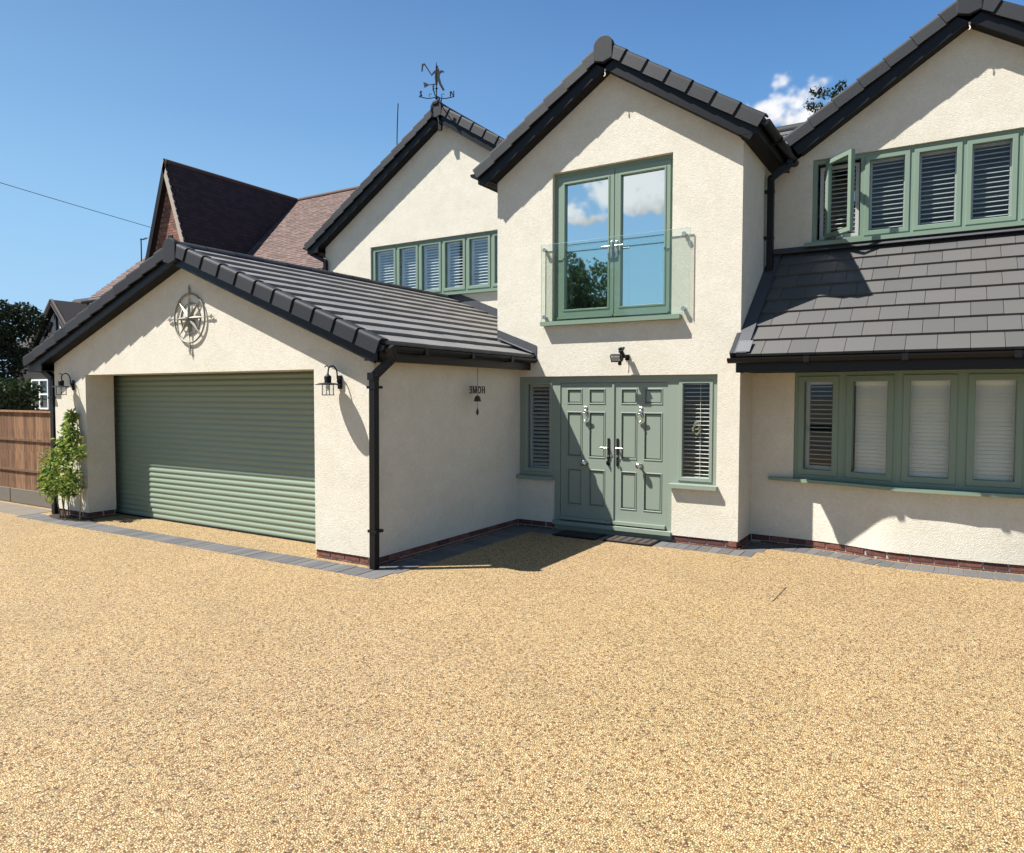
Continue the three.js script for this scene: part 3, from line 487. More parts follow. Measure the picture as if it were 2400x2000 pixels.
// bowed ground floor window
{
  const w = sub('bow_window', house), xs = [-1.69, -1.135, -0.545, 0.065, 0.655, 1.24, 1.81], y0 = 0.85, y1 = 2.145;
  const off = -0.02, P = xs.map((x) => [x, bowZ(x) + off]);
  for (let i = 1; i < P.length; i++) {
    const [ax, az] = P[i - 1], [bx, bz] = P[i], L = Math.hypot(bx - ax, bz - az), l = sub('light', w, [ax, 0, az]); l.rotation.y = Math.atan2(-(bz - az), bx - ax);
    mesh('frame', poly(rect(0, L, y0, y1), [rect(0.05, L - 0.05, y0 + 0.055, y1 - 0.05)], -0.08, 0), M.green, l);
    mesh('sash', poly(rect(0.045, L - 0.045, y0 + 0.05, y1 - 0.045), [rect(0.115, L - 0.115, y0 + 0.12, y1 - 0.115)], -0.05, 0.014, 0.006), M.green, l);
    mesh('pane', box(0.105, L - 0.105, y0 + 0.11, y1 - 0.105, -0.026, -0.022), M.pane, l);
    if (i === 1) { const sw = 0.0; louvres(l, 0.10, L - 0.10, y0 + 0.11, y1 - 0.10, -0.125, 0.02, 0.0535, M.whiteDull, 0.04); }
    else { // closed venetian blind
      const g = rbox(L - 0.21, 0.003, 0.05, 0.001); for (let k = 0; k < 25; k++) { const o = mesh('slat', g, M.blind, l); o.position.set(L / 2, y0 + 0.15 + k * 0.0435, -0.11); o.rotation.x = 1.12 + 0.04 * Math.sin(k * 7.3 + i); }
      mesh('blind_rail', [box(0.105, L - 0.105, y0 + 0.105, y0 + 0.135, -0.13, -0.09), box(0.105, L - 0.105, y1 - 0.16, y1 - 0.105, -0.14, -0.09)], M.blind, l);
    }
  }
  const sp = [[-1.98, -9.36], [-1.69, bowZ(-1.69)], ...xs.slice(1, 6).map((x) => [x, bowZ(x)]), [1.81, bowZ(1.81)], [2.05, -9.37]].map(([x, z]) => [x, z]);
  mesh('sill', strip(sp.map(([x, z], i) => [x, z + (i === 0 ? 0.005 : i === 1 || i === 7 ? 0.10 : i === 8 ? 0.02 : 0.135)]), 0.812, 0.85, 0, 0.24), M.green, w);
}
// garage door: interlocking rounded slats
{
  const d = sub('garage_door', house), n = 30, h = DO.y / 28, W = DO.x1 - DO.x0 + 0.5, zd = -6.345, s = new THREE.Shape();
  s.moveTo(-0.018, 0); s.lineTo(0.0, 0); s.lineTo(0.0, h * 0.10); s.quadraticCurveTo(0.021, h * 0.5, 0.0, h * 0.92); s.lineTo(0, h); s.lineTo(-0.018, h); s.closePath();
  const g = new THREE.ExtrudeGeometry(s, { depth: W, bevelEnabled: false, curveSegments: 8 }).rotateY(-Math.PI / 2); g.computeBoundingBox();
  g.translate(-g.boundingBox.min.x, 0, 0); g.computeBoundingBox(); if (Math.abs(g.boundingBox.max.z) < Math.abs(g.boundingBox.min.z)) 0;
  for (let k = 0; k < n; k++) { const o = mesh('slat', g, M.shutter, d); o.position.set(DO.x0 - 0.25, k * h + 0.004, zd); }
  mesh('guide_rail', [box(DO.x0 - 0.30, DO.x0 - 0.235, 0, DO.y + 0.2, zd - 0.04, DO.z - 0.002), box(DO.x1 + 0.235, DO.x1 + 0.30, 0, DO.y + 0.2, zd - 0.04, DO.z - 0.002)], M.shutter, d);
  mesh('bottom_seal', box(DO.x0 - 0.23, DO.x1 + 0.23, 0.0, 0.02, zd - 0.02, zd + 0.016), M.blackMatt, d);
}
// rainwater pipes
{
  const pipe = (pts, r = 0.034) => { const a = []; for (let i = 1; i < pts.length; i++) { a.push(bar(pts[i - 1], pts[i], 2 * r, 2 * r)); if (i < pts.length - 1) a.push(new THREE.SphereGeometry(r * 1.3, 10, 8).translate(...pts[i])); } return a; };
  const zp = zG + 0.075;
  mesh('downpipe', [...pipe([[-4.965, 2.36, -5.665], [-4.965, 2.255, zp], [-5.235, 2.06, zp], [-5.245, 0.01, zp]], 0.037), box(-5.30, -5.18, 1.93, 1.96, zG, zp + 0.045), box(-5.30, -5.18, 0.40, 0.43, zG, zp + 0.045), box(-5.29, -5.20, 2.02, 2.10, zp - 0.045, zp + 0.045)], M.black, house);
  mesh('downpipe', [...pipe([[-12.36, 2.36, -5.76], [-12.28, 2.26, -5.83], [-11.955, 2.10, -5.83], [-11.945, 0.0, -5.80]], 0.042), box(-12.0, -11.86, 0.62, 0.65, -5.86, -5.75), box(-12.0, -11.86, 1.8, 1.83, -5.86, -5.75)], M.black, house);
  mesh('downpipe', [...pipe([[-1.92, 4.98, -10.02], [-1.94, 4.86, -10.0], [-2.125, 4.70, -9.92], [-2.125, 3.43, -9.92]], 0.04), box(-2.2, -2.08, 4.52, 4.55, -9.97, -9.87), box(-2.2, -2.08, 3.92, 3.95, -9.97, -9.87)], M.black, house);
  mesh('downpipe', [...pipe([[-12.27, 5.10, -11.38], [-12.22, 4.98, -11.39], [-11.80, 4.78, -11.39], [-11.80, 3.0, -11.39]], 0.036)], M.black, house);
}

// ------------------------------------------------------------------ paving edge of charcoal blocks
{
  const r = rng(404), blockG = [0, 1].map(() => metres(rbox(0.128, 0.06, 0.29, 0.006)));
  const border = thing('paving_border', 'charcoal block paving border laid along the foot of the house', 'paving');
  const block = (x, z, a, len = 1, wid = 1) => { const o = mesh('block', pick(blockG, r), pick(paverTones, r), border); o.position.set(x, -0.026 + 0.004 * r(), z); o.rotation.y = a; o.scale.set(wid, 1, len); };
  for (let x = -12.15; x < -4.95; x += 0.132) block(x, -5.545 - 0.01 * (x + 8), 0, 1.08);
  for (let z = -5.76; z > -8.42; z -= 0.132) block(-5.09, z, Math.PI / 2, 1.25);
  for (let x = -5.2; x < -1.95; x += 0.132) if (!(x > -4.95 && x < -3.1)) block(x, -8.615, 0, 1.05); else block(x, -8.615, 0, 1.05);
  for (let x = -1.93; x < 2.3; x += 0.132) { const a = Math.atan2(-(bowZ(x + 0.1) - bowZ(x - 0.1)), 0.2); block(x, bowZ(x) + 0.20, a, 1.10); }
  for (let z = -8.84; z > -9.3; z -= 0.132) block(-2.04, z, Math.PI / 2, 0.9);
}
{ // concrete slabs before the fence, soil pocket for the climber
  const s = thing('paving_strip', 'pale concrete slabs in front of the wooden fence left of the garage', 'paving');
  for (let k = 0; k < 8; k++) mesh('slab', metres(rbox(0.59, 0.05, 0.5, 0.006).translate(-12.5 - k * 0.6, -0.018, -5.68)), M.concrete, s);
  tag(mesh('soil', metres(new THREE.CylinderGeometry(0.55, 0.6, 0.03, 18).scale(1, 1, 0.28).translate(-11.3, 0.0, -5.70)), M.soil), null, null, null, 'structure');
}
// ------------------------------------------------------------------ fixtures on the house
{ // glass balustrade in front of the French window
  const b = thing('glass_balustrade', 'frameless glass safety balustrade in front of the upstairs French window', 'balustrade', [-3.86, 2.878, -8.742]);
  const x0 = -1.045, x1 = 1.04, y1 = 1.035;
  mesh('glass_panel', rbox(x1 - x0, y1 + 0.02, 0.014, 0.003).translate((x0 + x1) / 2, y1 / 2, 0), M.balustrade, b);
  const edge = std([0.42, 0.56, 0.49], 0.25); for (const g of [box(x0, x1, y1 + 0.010, y1 + 0.0125, -0.006, 0.006), box(x1 + 0.0005, x1 + 0.003, -0.008, y1 + 0.008, -0.006, 0.006), box(x0 - 0.003, x0 - 0.0005, -0.008, y1 + 0.008, -0.006, 0.006)]) mesh('polished_edge', g, edge, b);
  for (const [x, y] of [[x0 + 0.05, 0.06], [x0 + 0.05, y1 - 0.06], [x1 - 0.07, 0.06], [x1 - 0.07, y1 - 0.06]]) mesh('fixing', [new THREE.CylinderGeometry(0.024, 0.024, 0.034, 16).rotateX(Math.PI / 2).translate(x, y, -0.022), new THREE.CylinderGeometry(0.028, 0.028, 0.016, 16).rotateX(Math.PI / 2).translate(x, y, 0.014)], M.silver, b);
}
{ // wall lanterns
  const mk = (label, pos) => {
    const l = thing('wall_lantern', label, 'wall lamp', pos, 'lanterns on the garage front'); // origin on the wall behind the lamp; lamp 0.18 m in front
    mesh('back_plate', [rbox(0.06, 0.15, 0.02, 0.006).translate(0.02, 0.02, 0.011), new THREE.SphereGeometry(0.025, 12, 8).translate(0.02, 0.03, 0.025)], M.iron, l);
    mesh('arm', [tube([[0.02, 0.0, 0.02], [0.02, 0.05, 0.045], [0.015, 0.15, 0.055], [0.01, 0.195, 0.10], [0.0, 0.175, 0.15], [0.0, 0.10, 0.17]], 0.008, 40, 8), tube([[0.0, 0.175, 0.15], [-0.01, 0.195, 0.175], [-0.02, 0.18, 0.195]], 0.006, 10, 6)], M.iron, l);
    mesh('lamp_cap', new THREE.LatheGeometry([[0, 0.115], [0.012, 0.115], [0.014, 0.095], [0.034, 0.088], [0.04, 0.07], [0.036, 0.015], [0.045, 0.006]].map((p) => new THREE.Vector2(...p)), 20).translate(0, 0, 0.17), M.iron, l);
    mesh('lamp_shade', new THREE.LatheGeometry([[0.03, 0.012], [0.09, 0.006], [0.138, -0.008], [0.14, -0.012], [0.09, 0.0], [0.03, 0.004]].map((p) => new THREE.Vector2(...p)), 28).translate(0, 0, 0.17), M.iron, l);
    mesh('glass', new THREE.CylinderGeometry(0.055, 0.055, 0.125, 20, 1, true).translate(0, -0.065, 0.17), M.lampGlass, l);
    const cage = [new THREE.TorusGeometry(0.062, 0.005, 6, 24).rotateX(Math.PI / 2).translate(0, -0.122, 0.17)]; for (let k = 0; k < 4; k++) { const a = k * Math.PI / 2 + 0.5; cage.push(bar([Math.cos(a) * 0.062, 0, 0.17 + Math.sin(a) * 0.062], [Math.cos(a) * 0.062, -0.122, 0.17 + Math.sin(a) * 0.062], 0.006, 0.006)); }
    mesh('cage', cage, M.iron, l);
    mesh('bulb', [new THREE.SphereGeometry(0.022, 12, 10).translate(0, -0.055, 0.17), new THREE.CylinderGeometry(0.018, 0.018, 0.03, 12).translate(0, -0.02, 0.17)], M.white, l);
  };
  mk('black fisherman wall lantern above the climbing plant, left of the garage door', [-11.345, 1.985, zG]);
  mk('black fisherman wall lantern beside the downpipe, right of the garage door', [-5.815, 1.985, zG]);
}
{ // compass rose on the garage gable
  const c = thing('compass_rose', 'round iron compass star ornament on the garage gable', 'wall ornament', [-8.445, 2.85, zG]);
  const met = std([0.19, 0.185, 0.15], 0.5, { metalness: 0.25 }), z = 0.022;
  mesh('ring', [new THREE.TorusGeometry(0.315, 0.011, 8, 48).translate(0, 0, z)], met, c);
  mesh('inner_ring', [new THREE.TorusGeometry(0.20, 0.007, 6, 40).translate(0, 0, z - 0.015)], met, c);
  const ray = (ang, len, wid, hgt) => { // one kite-shaped ray with a raised spine
    const p = [[0, 0, hgt], [wid, wid, 0], [0, len, 0.0], [-wid, wid, 0]], f = [[0, 1, 2], [0, 2, 3], [0, 2, 1], [0, 3, 2]], v = []; for (let k = 0; k < 2; k++) for (const i of f[k]) v.push(p[i][0], p[i][1], p[i][2]);
    for (let k = 2; k < 4; k++) for (const i of f[k]) v.push(p[i][0], p[i][1], -p[i][2] * 0.3);
    const g = new THREE.BufferGeometry(); g.setAttribute('position', new THREE.Float32BufferAttribute(v, 3)); g.setAttribute('uv', new THREE.Float32BufferAttribute(new Float32Array(v.length / 3 * 2), 2)); g.computeVertexNormals(); return g.rotateZ(-ang).translate(0, 0, z);
  };
  for (let k = 0; k < 8; k++) mesh('ray', ray(k * Math.PI / 4, k % 2 ? 0.315 : 0.31, 0.036, 0.036), met, c);
  for (const [a, l] of [[0, 0.43], [Math.PI / 2, 0.50], [Math.PI, 0.475], [-Math.PI / 2, 0.48]]) { const t = l === 0.43 ? [[-0.012, 0.3], [0.012, 0.3], [0.008, l - 0.06], [0.016, l - 0.06], [0, l], [-0.016, l - 0.06], [-0.008, l - 0.06]] : [[-0.008, 0.3], [0.008, 0.3], [0.008, l - 0.09], [0.03, l - 0.05], [0.012, l - 0.055], [0.0, l], [-0.012, l - 0.055], [-0.03, l - 0.05], [-0.008, l - 0.09]]; mesh('pointer', poly(t, [], z - 0.006, z + 0.006).rotateZ(-a), met, c); }
  mesh('boss', new THREE.SphereGeometry(0.03, 14, 10).scale(1, 1, 0.5).translate(0, 0, z + 0.035), met, c);
  mesh('bracket', [0, 1, 2, 3].map((k) => { const a = k * Math.PI / 2 + 0.78; return bar([Math.cos(a) * 0.315, Math.sin(a) * 0.315, 0], [Math.cos(a) * 0.315, Math.sin(a) * 0.315, z], 0.01, 0.01); }), met, c);
}
{ // floodlight with sensor over the door
  const f = thing('floodlight', 'black security floodlight with motion sensor above the front door', 'floodlight', [-3.64, 2.34, zC]); f.scale.setScalar(0.82);
  mesh('bracket', [rbox(0.07, 0.09, 0.03, 0.006).translate(0, 0.02, 0.016), bar([0, 0.02, 0.02], [-0.02, 0.02, 0.13], 0.03, 0.03)], M.black, f);
  mesh('lamp_head', [rbox(0.19, 0.125, 0.06, 0.012).rotateX(0.5).translate(-0.11, 0.005, 0.19), rbox(0.06, 0.05, 0.05, 0.01).translate(-0.05, 0.0, 0.13)], M.black, f);
  mesh('lens', rbox(0.145, 0.08, 0.01, 0.003).rotateX(0.5).translate(-0.11, -0.0085, 0.2165), std([0.40, 0.40, 0.38], 0.15), f);
  mesh('camera', [new THREE.CylinderGeometry(0.03, 0.034, 0.15, 16).rotateX(0.5).rotateZ(0.25).translate(-0.035, 0.095, 0.16), rbox(0.08, 0.03, 0.14, 0.01).rotateX(0.5).rotateZ(0.25).translate(-0.04, 0.135, 0.15)], M.black, f);
  mesh('sensor', [new THREE.SphereGeometry(0.032, 14, 10).translate(-0.07, -0.08, 0.15), bar([-0.05, -0.02, 0.13], [-0.07, -0.07, 0.15], 0.02, 0.02)], M.black, f);
  mesh('cable', [tube([[-0.0, -0.02, 0.02], [0.01, -0.1, 0.012], [0.005, -0.2, 0.008]], 0.005, 12, 6)], M.white, f);
}
const font = await new FontLoader().loadAsync('fonts/droid/droid_sans_bold.typeface.json');
{ // hanging sign under the eaves, cut-out letters seen from behind
  const h = thing('hanging_sign', 'dark metal HOME letter hanger with bell under the garage eaves', 'hanging sign', [-5.17, 1.93, -7.565]);
  const g = new TextGeometry('HOME', { font, size: 0.085, depth: 0.006, curveSegments: 4 }); g.computeBoundingBox(); const b = g.boundingBox, k = 0.345 / (b.max.x - b.min.x);
  g.translate(-(b.max.x + b.min.x) / 2, -(b.max.y + b.min.y) / 2, 0).scale(k, 1.05, 1).rotateY(-Math.PI / 2);
  const rust = std([0.035, 0.016, 0.014], 0.6);
  mesh('lettering', g, rust, h);
  mesh('cord', [bar([0, 0.295, 0], [0, 0.04, 0], 0.004, 0.004), bar([0, -0.04, 0], [0, -0.08, 0], 0.004, 0.004), bar([0, -0.14, 0], [0, -0.22, 0], 0.004, 0.004), bar([0, 0.045, -0.17], [0, 0.045, 0.17], 0.006, 0.006)], rust, h);
  mesh('bell', new THREE.LatheGeometry([[0, 0.045], [0.02, 0.042], [0.036, 0.02], [0.044, -0.02], [0.05, -0.03], [0.02, -0.032], [0, -0.03]].map((p) => new THREE.Vector2(...p)), 18).translate(0, -0.115, 0), rust, h);
  mesh('pendant', new THREE.LatheGeometry([[0, 0.05], [0.008, 0.03], [0.02, -0.01], [0.012, -0.04], [0, -0.055]].map((p) => new THREE.Vector2(...p)), 12).translate(0, -0.27, 0), rust, h);
}
{ // door mats
  const mat = std([0.022, 0.018, 0.016], 1, { bumpMap: every(T.fine, 0.1), bumpScale: 0.012 }), red = std([0.085, 0.062, 0.052], 1, { bumpMap: every(T.fine, 0.1), bumpScale: 0.012 });
  const mk = (name, label, x0, x1, z0, z1, m) => { const o = thing(name, label, 'door mat', [(x0 + x1) / 2, 0.004, (z0 + z1) / 2]); mesh('pile', metres(rbox(x1 - x0 - 0.05, 0.018, z1 - z0 - 0.05, 0.004).translate(0, 0.012, 0)), m, o); mesh('border', metres(poly(rect(-(x1 - x0) / 2, (x1 - x0) / 2, -(z1 - z0) / 2, (z1 - z0) / 2), [rect(-(x1 - x0) / 2 + 0.04, (x1 - x0) / 2 - 0.04, -(z1 - z0) / 2 + 0.04, (z1 - z0) / 2 - 0.04)], 0, 0.014).rotateX(-Math.PI / 2)), M.blackMatt, o); return o; };
  mk('door_mat', 'dark door mat in the shade before the left door leaf', -4.52, -3.90, -8.74, -8.38, mat);
  const o = mk('door_mat', 'brown striped door mat in the sun before the right door leaf', -3.80, -3.16, -8.76, -8.40, red);
  for (let k = 0; k < 5; k++) mesh('stripe', metres(rbox(0.03, 0.006, 0.27, 0.002).translate(-0.22 + k * 0.11, 0.0225, 0)), mat, o);
}
{ // weather vane on the far gable
  const v = thing('weather_vane', 'black iron weather vane with figure and compass letters on the left gable ridge', 'weather vane', [-8.63, 7.45, -11.24]);
  mesh('pole', [tube([[0, -0.15, 0], [0, 0.72, 0]], 0.011, 4, 8), new THREE.ConeGeometry(0.014, 0.1, 8).translate(0, 0.76, 0), new THREE.SphereGeometry(0.03, 10, 8).translate(0, 0.12, 0), new THREE.SphereGeometry(0.024, 10, 8).translate(0, 0.30, 0)], M.iron, v);
  mesh('bracket', [rbox(0.12, 0.06, 0.3, 0.01).translate(0, 0.02, -0.1), box(0.035, 0.105, -0.50, -0.34, -0.05, 0.0), bar([0, -0.1, 0.0], [0.07, -0.36, 0.0], 0.04, 0.03)], M.iron, v);
  const letter = (t, a) => { const g = new TextGeometry(t, { font, size: 0.10, depth: 0.012, curveSegments: 3 }); g.computeBoundingBox(); const b = g.boundingBox; g.translate(-(b.max.x + b.min.x) / 2, 0.0, -0.006).rotateY(a * 0.4).translate(Math.cos(a) * 0.30, 0.15, -Math.sin(a) * 0.30); mesh('letter', g, M.iron, v); mesh('arm', [tube([[0, 0.14, 0], [Math.cos(a) * 0.15, 0.11, -Math.sin(a) * 0.15], [Math.cos(a) * 0.34, 0.145, -Math.sin(a) * 0.34]], 0.009, 12, 6), new THREE.TorusGeometry(0.03, 0.006, 6, 12, 4.5).translate(Math.cos(a) * 0.12, 0.17, -Math.sin(a) * 0.12)], M.iron, v); };
  letter('N', 0.55); letter('E', -1.1); letter('S', Math.PI + 0.55); letter('W', 2.05);
  // flat iron figure with a long club, one leg striding
  const fig = [[-0.02, 0.36], [0.015, 0.36], [0.03, 0.44], [0.06, 0.36], [0.13, 0.24], [0.17, 0.25], [0.10, 0.38], [0.065, 0.50], [0.07, 0.56], [0.12, 0.59], [0.15, 0.575], [0.16, 0.60], [0.10, 0.63], [0.06, 0.61], [0.055, 0.66], [0.03, 0.67], [0.035, 0.715], [0.0, 0.725], [-0.02, 0.69], [-0.01, 0.655], [-0.06, 0.62], [-0.10, 0.575], [-0.085, 0.56], [-0.03, 0.60], [-0.035, 0.50], [-0.025, 0.44]];
  mesh('figure', poly(fig, [], -0.006, 0.006).rotateY(0.25), M.iron, v);
  mesh('club', poly([[-0.085, 0.555], [-0.24, 0.80], [-0.30, 0.80], [-0.315, 0.66], [-0.29, 0.655], [-0.275, 0.765], [-0.245, 0.765], [-0.10, 0.545]], [], -0.006, 0.006).rotateY(0.25), M.iron, v);
  mesh('pointer', [bar([-0.24, 0.40, 0.03], [0.02, 0.38, 0], 0.012, 0.012), poly([[-0.27, 0.36], [-0.18, 0.385], [-0.19, 0.42], [-0.29, 0.47]], [], -0.006, 0.006).rotateY(0.12)], M.iron, v);
}
{ // small hooks under the gable points
  const mk = (label, x, y, z) => { const h = thing('hook', label, 'hook', [x, y, z]); mesh('plate', rbox(0.03, 0.03, 0.02, 0.004).translate(0, 0, -0.005), M.blind, h); h.scale.setScalar(0.72); mesh('shank', tube([[0, 0, 0], [0, -0.05, 0.012], [0.012, -0.10, 0.02], [-0.01, -0.13, 0.03]], 0.009, 20, 6), M.blind, h); };
  mk('small pale hook under the point of the middle gable', RB.cx + 0.005, RB.ya - RB.drop - 0.01, RB.zf - 0.045);
  mk('small pale hook under the point of the right gable', RU.cx + 0.005, RU.ya - RU.drop - 0.01, RU.zf - 0.045);
}
tag(mesh('twig', [tube([[-1.366, 0.004, -6.739], [-1.361, 0.007, -7.0], [-1.362, 0.004, -7.307]], 0.0026, 14, 6)], std([0.05, 0.035, 0.022], 0.9)), 'thin dark twig lying on the gravel drive', 'twig');

// ------------------------------------------------------------------ leaves
function leafCloud(n, seed, place, size, droop = 0.3, wide = 0.32) { // many small pointed leaves, each a folded pair of triangles
  const r = rng(seed), pos = new Float32Array(n * 12 * 3), q = new THREE.Quaternion(), e = new THREE.Euler(), v = new THREE.Vector3(); let o = 0;
  const shape = [[0, 0, 0], [0.5, wide, 0.08], [1, 0, 0], [0, 0, 0], [1, 0, 0], [0.5, -wide, 0.08]];
  const put = (c, s) => { e.set((r() - 0.5) * 2.6, r() * 6.28, -droop + (r() - 0.5) * 1.4); q.setFromEuler(e); for (const k of shape) { v.set(k[0] * s, k[1] * s, k[2] * s).applyQuaternion(q); pos[o++] = c.x + v.x; pos[o++] = c.y + v.y; pos[o++] = c.z + v.z; } };
  let made = 0; for (let i = 0; i < n * 2 && made < n; i++) { const c = place(r); if (!c) continue; put(c, size * (0.6 + r() * 0.8)); made++; }
  const g = new THREE.BufferGeometry(); g.setAttribute('position', new THREE.BufferAttribute(pos.slice(0, o), 3)); g.setAttribute('uv', new THREE.BufferAttribute(new Float32Array(o / 3 * 2), 2)); g.computeVertexNormals(); return g;
}
const leafMat = (c, t = 0.35) => new THREE.MeshPhysicalMaterial({ color: new THREE.Color().setRGB(...c), roughness: 0.85, specularIntensity: 0.35, transmission: t, thickness: 0, side: THREE.DoubleSide });
const bark = std([0.06, 0.045, 0.033], 0.95, { bumpMap: every(T.fine, 0.5), bumpScale: 0.02 });
function tree(name, label, x, z, h, trunkH, blobs, nLeaf, leafSize, tones, seed, group) {
  const t = thing(name, label, 'tree', [x, 0, z], group), r = rng(seed);
  const limbs = [new THREE.CylinderGeometry(h * 0.018, h * 0.032, trunkH, 10).translate(0, trunkH / 2, 0)];
  for (const [bx, by, bz, br] of blobs) limbs.push(tube([[0, trunkH * 0.8, 0], [bx * 0.4, trunkH * 0.9 + (by - trunkH) * 0.4, bz * 0.4], [bx, by, bz]], h * 0.009, 8, 6));
  mesh('trunk', limbs, bark, t);
  const tot = blobs.reduce((a, b) => a + b[3] ** 2, 0), crown = sub('crown', t);
  tones.forEach((m, ti) => mesh('foliage', leafCloud(Math.round(nLeaf / tones.length), seed * 7 + ti, (r) => {
    let u = r() * tot, k = 0; while (k < blobs.length - 1 && (u -= blobs[k][3] ** 2) > 0) k++; const [bx, by, bz, br] = blobs[k];
    const th = r() * 6.283, cz = r() * 2 - 1, sr = Math.sqrt(1 - cz * cz), rad = br * (0.55 + 0.5 * Math.sqrt(r()));
    const p = new THREE.Vector3(bx + sr * Math.cos(th) * rad, by + cz * rad * 0.85, bz + sr * Math.sin(th) * rad);
    return fbm(p.x * 1.1 + seed, p.y * 1.1, p.z * 1.1, 2) > -0.14 ? p : null;
  }, leafSize, 0.4), m, crown));
  return t;
}
const dark = [leafMat([0.030, 0.050, 0.020]), leafMat([0.020, 0.035, 0.016], 0.25), leafMat([0.042, 0.065, 0.024])];
const darkest = [leafMat([0.018, 0.030, 0.013]), leafMat([0.011, 0.02, 0.01], 0.25), leafMat([0.028, 0.042, 0.017])];
const mid = [leafMat([0.05, 0.085, 0.028]), leafMat([0.035, 0.062, 0.022]), leafMat([0.07, 0.11, 0.035])];
{
  const rb = (seed, n, R, y0, y1, s) => { const r = rng(seed), a = []; for (let k = 0; k < n; k++) { const t = r() * 6.28, q = Math.sqrt(r()) * R, y = y0 + r() * (y1 - y0); a.push([Math.cos(t) * q, y, Math.sin(t) * q, s * (0.7 + r() * 0.6)]); } return a; };
  tree('garden_tree', 'dark leafy tree at the left edge beyond the wooden fence', -35.9, -14, 6.4, 2.0, [[1.2, 5.0, 0.6, 1.35], [2.0, 4.4, -0.6, 1.15], [3.2, 4.95, -0.8, 0.75], [2.7, 4.85, 0.2, 1.1], [-1.5, 4.7, 0, 1.7], [0.4, 3.9, 1.2, 1.9], [2.4, 3.3, 0.4, 1.5], [-2, 3.2, 0.8, 1.8], [1.5, 4.6, 1.5, 1.6], [2.1, 2.7, 1.2, 1.4]], 44000, 0.125, darkest, 21);
  tree('garden_tree', 'tree outside the left edge that shades the hedge behind the fence', -27.5, -5.2, 9, 3, rb(4, 12, 2.4, 3.4, 7.2, 1.6), 16000, 0.2, dark, 22);
  tree('street_tree', 'round leafy tree across the street, mirrored in the upstairs French window', -23.0, 25, 12, 3, rb(8, 16, 4.0, 4.0, 9.2, 2.3).concat([[0, 9.8, 0, 2.2], [2.6, 9.0, 0, 1.9], [-2, 9.8, 0, 2.2], [2.8, 6.5, 0, 2.2], [1.0, 8.0, 1, 2.2]]), 32000, 0.3, mid, 23);
  // bare-tipped branches of a conifer showing over the roof valley
  const t = thing('conifer', 'dark conifer branch tips showing behind the right gable', 'tree', [-2.95, 0, -21]), r = rng(31), limbs = [new THREE.CylinderGeometry(0.02, 0.26, 9.9, 10).translate(0, 4.95, 0)], tips = [];
  for (let k = 0; k < 26; k++) { const a = k * 2.4, y = 5.5 + k * 0.172, L = 0.42 + (10.2 - y) * 0.30, ex = Math.cos(a) * L, ez = Math.sin(a) * L; limbs.push(tube([[0, y, 0], [ex * 0.5, y + 0.10, ez * 0.5], [ex, y + 0.25, ez]], 0.012, 6, 5)); for (let j = 0; j < 10; j++) { const f = 0.25 + 0.75 * r(); tips.push([ex * f, y + 0.25 * f, ez * f]); } }
  mesh('trunk', limbs, bark, t);
  mesh('foliage', leafCloud(3600, 33, (r) => { const c = tips[Math.floor(r() * tips.length)]; return new THREE.Vector3(c[0] + (r() - 0.5) * 0.22, c[1] + (r() - 0.4) * 0.22, c[2] + (r() - 0.5) * 0.22); }, 0.085, -0.3), dark[1], t);
}
{ // hedge behind the fence
  const h = thing('hedge', 'tall dark evergreen hedge in shade behind the wooden fence', 'hedge', [-25.0, 0, -9.2]);
  for (let k = 0; k < 9; k++) mesh('stem', new THREE.CylinderGeometry(0.04, 0.06, 2.2, 6).translate(-3.8 + k * 0.95, 1.1, 0), bark, h);
  dark.forEach((m, i) => mesh('foliage', leafCloud(7000, 50 + i, (r) => { const x = (r() * 2 - 1) * 4.4, top = 2.35 + 0.35 * fbm(x * 0.8, 2, 4, 2) - 0.04 * x, y = Math.sqrt(r()) * top; return new THREE.Vector3(x, y, (r() * 2 - 1) * 0.55); }, 0.12, 0.4), m, h));
}
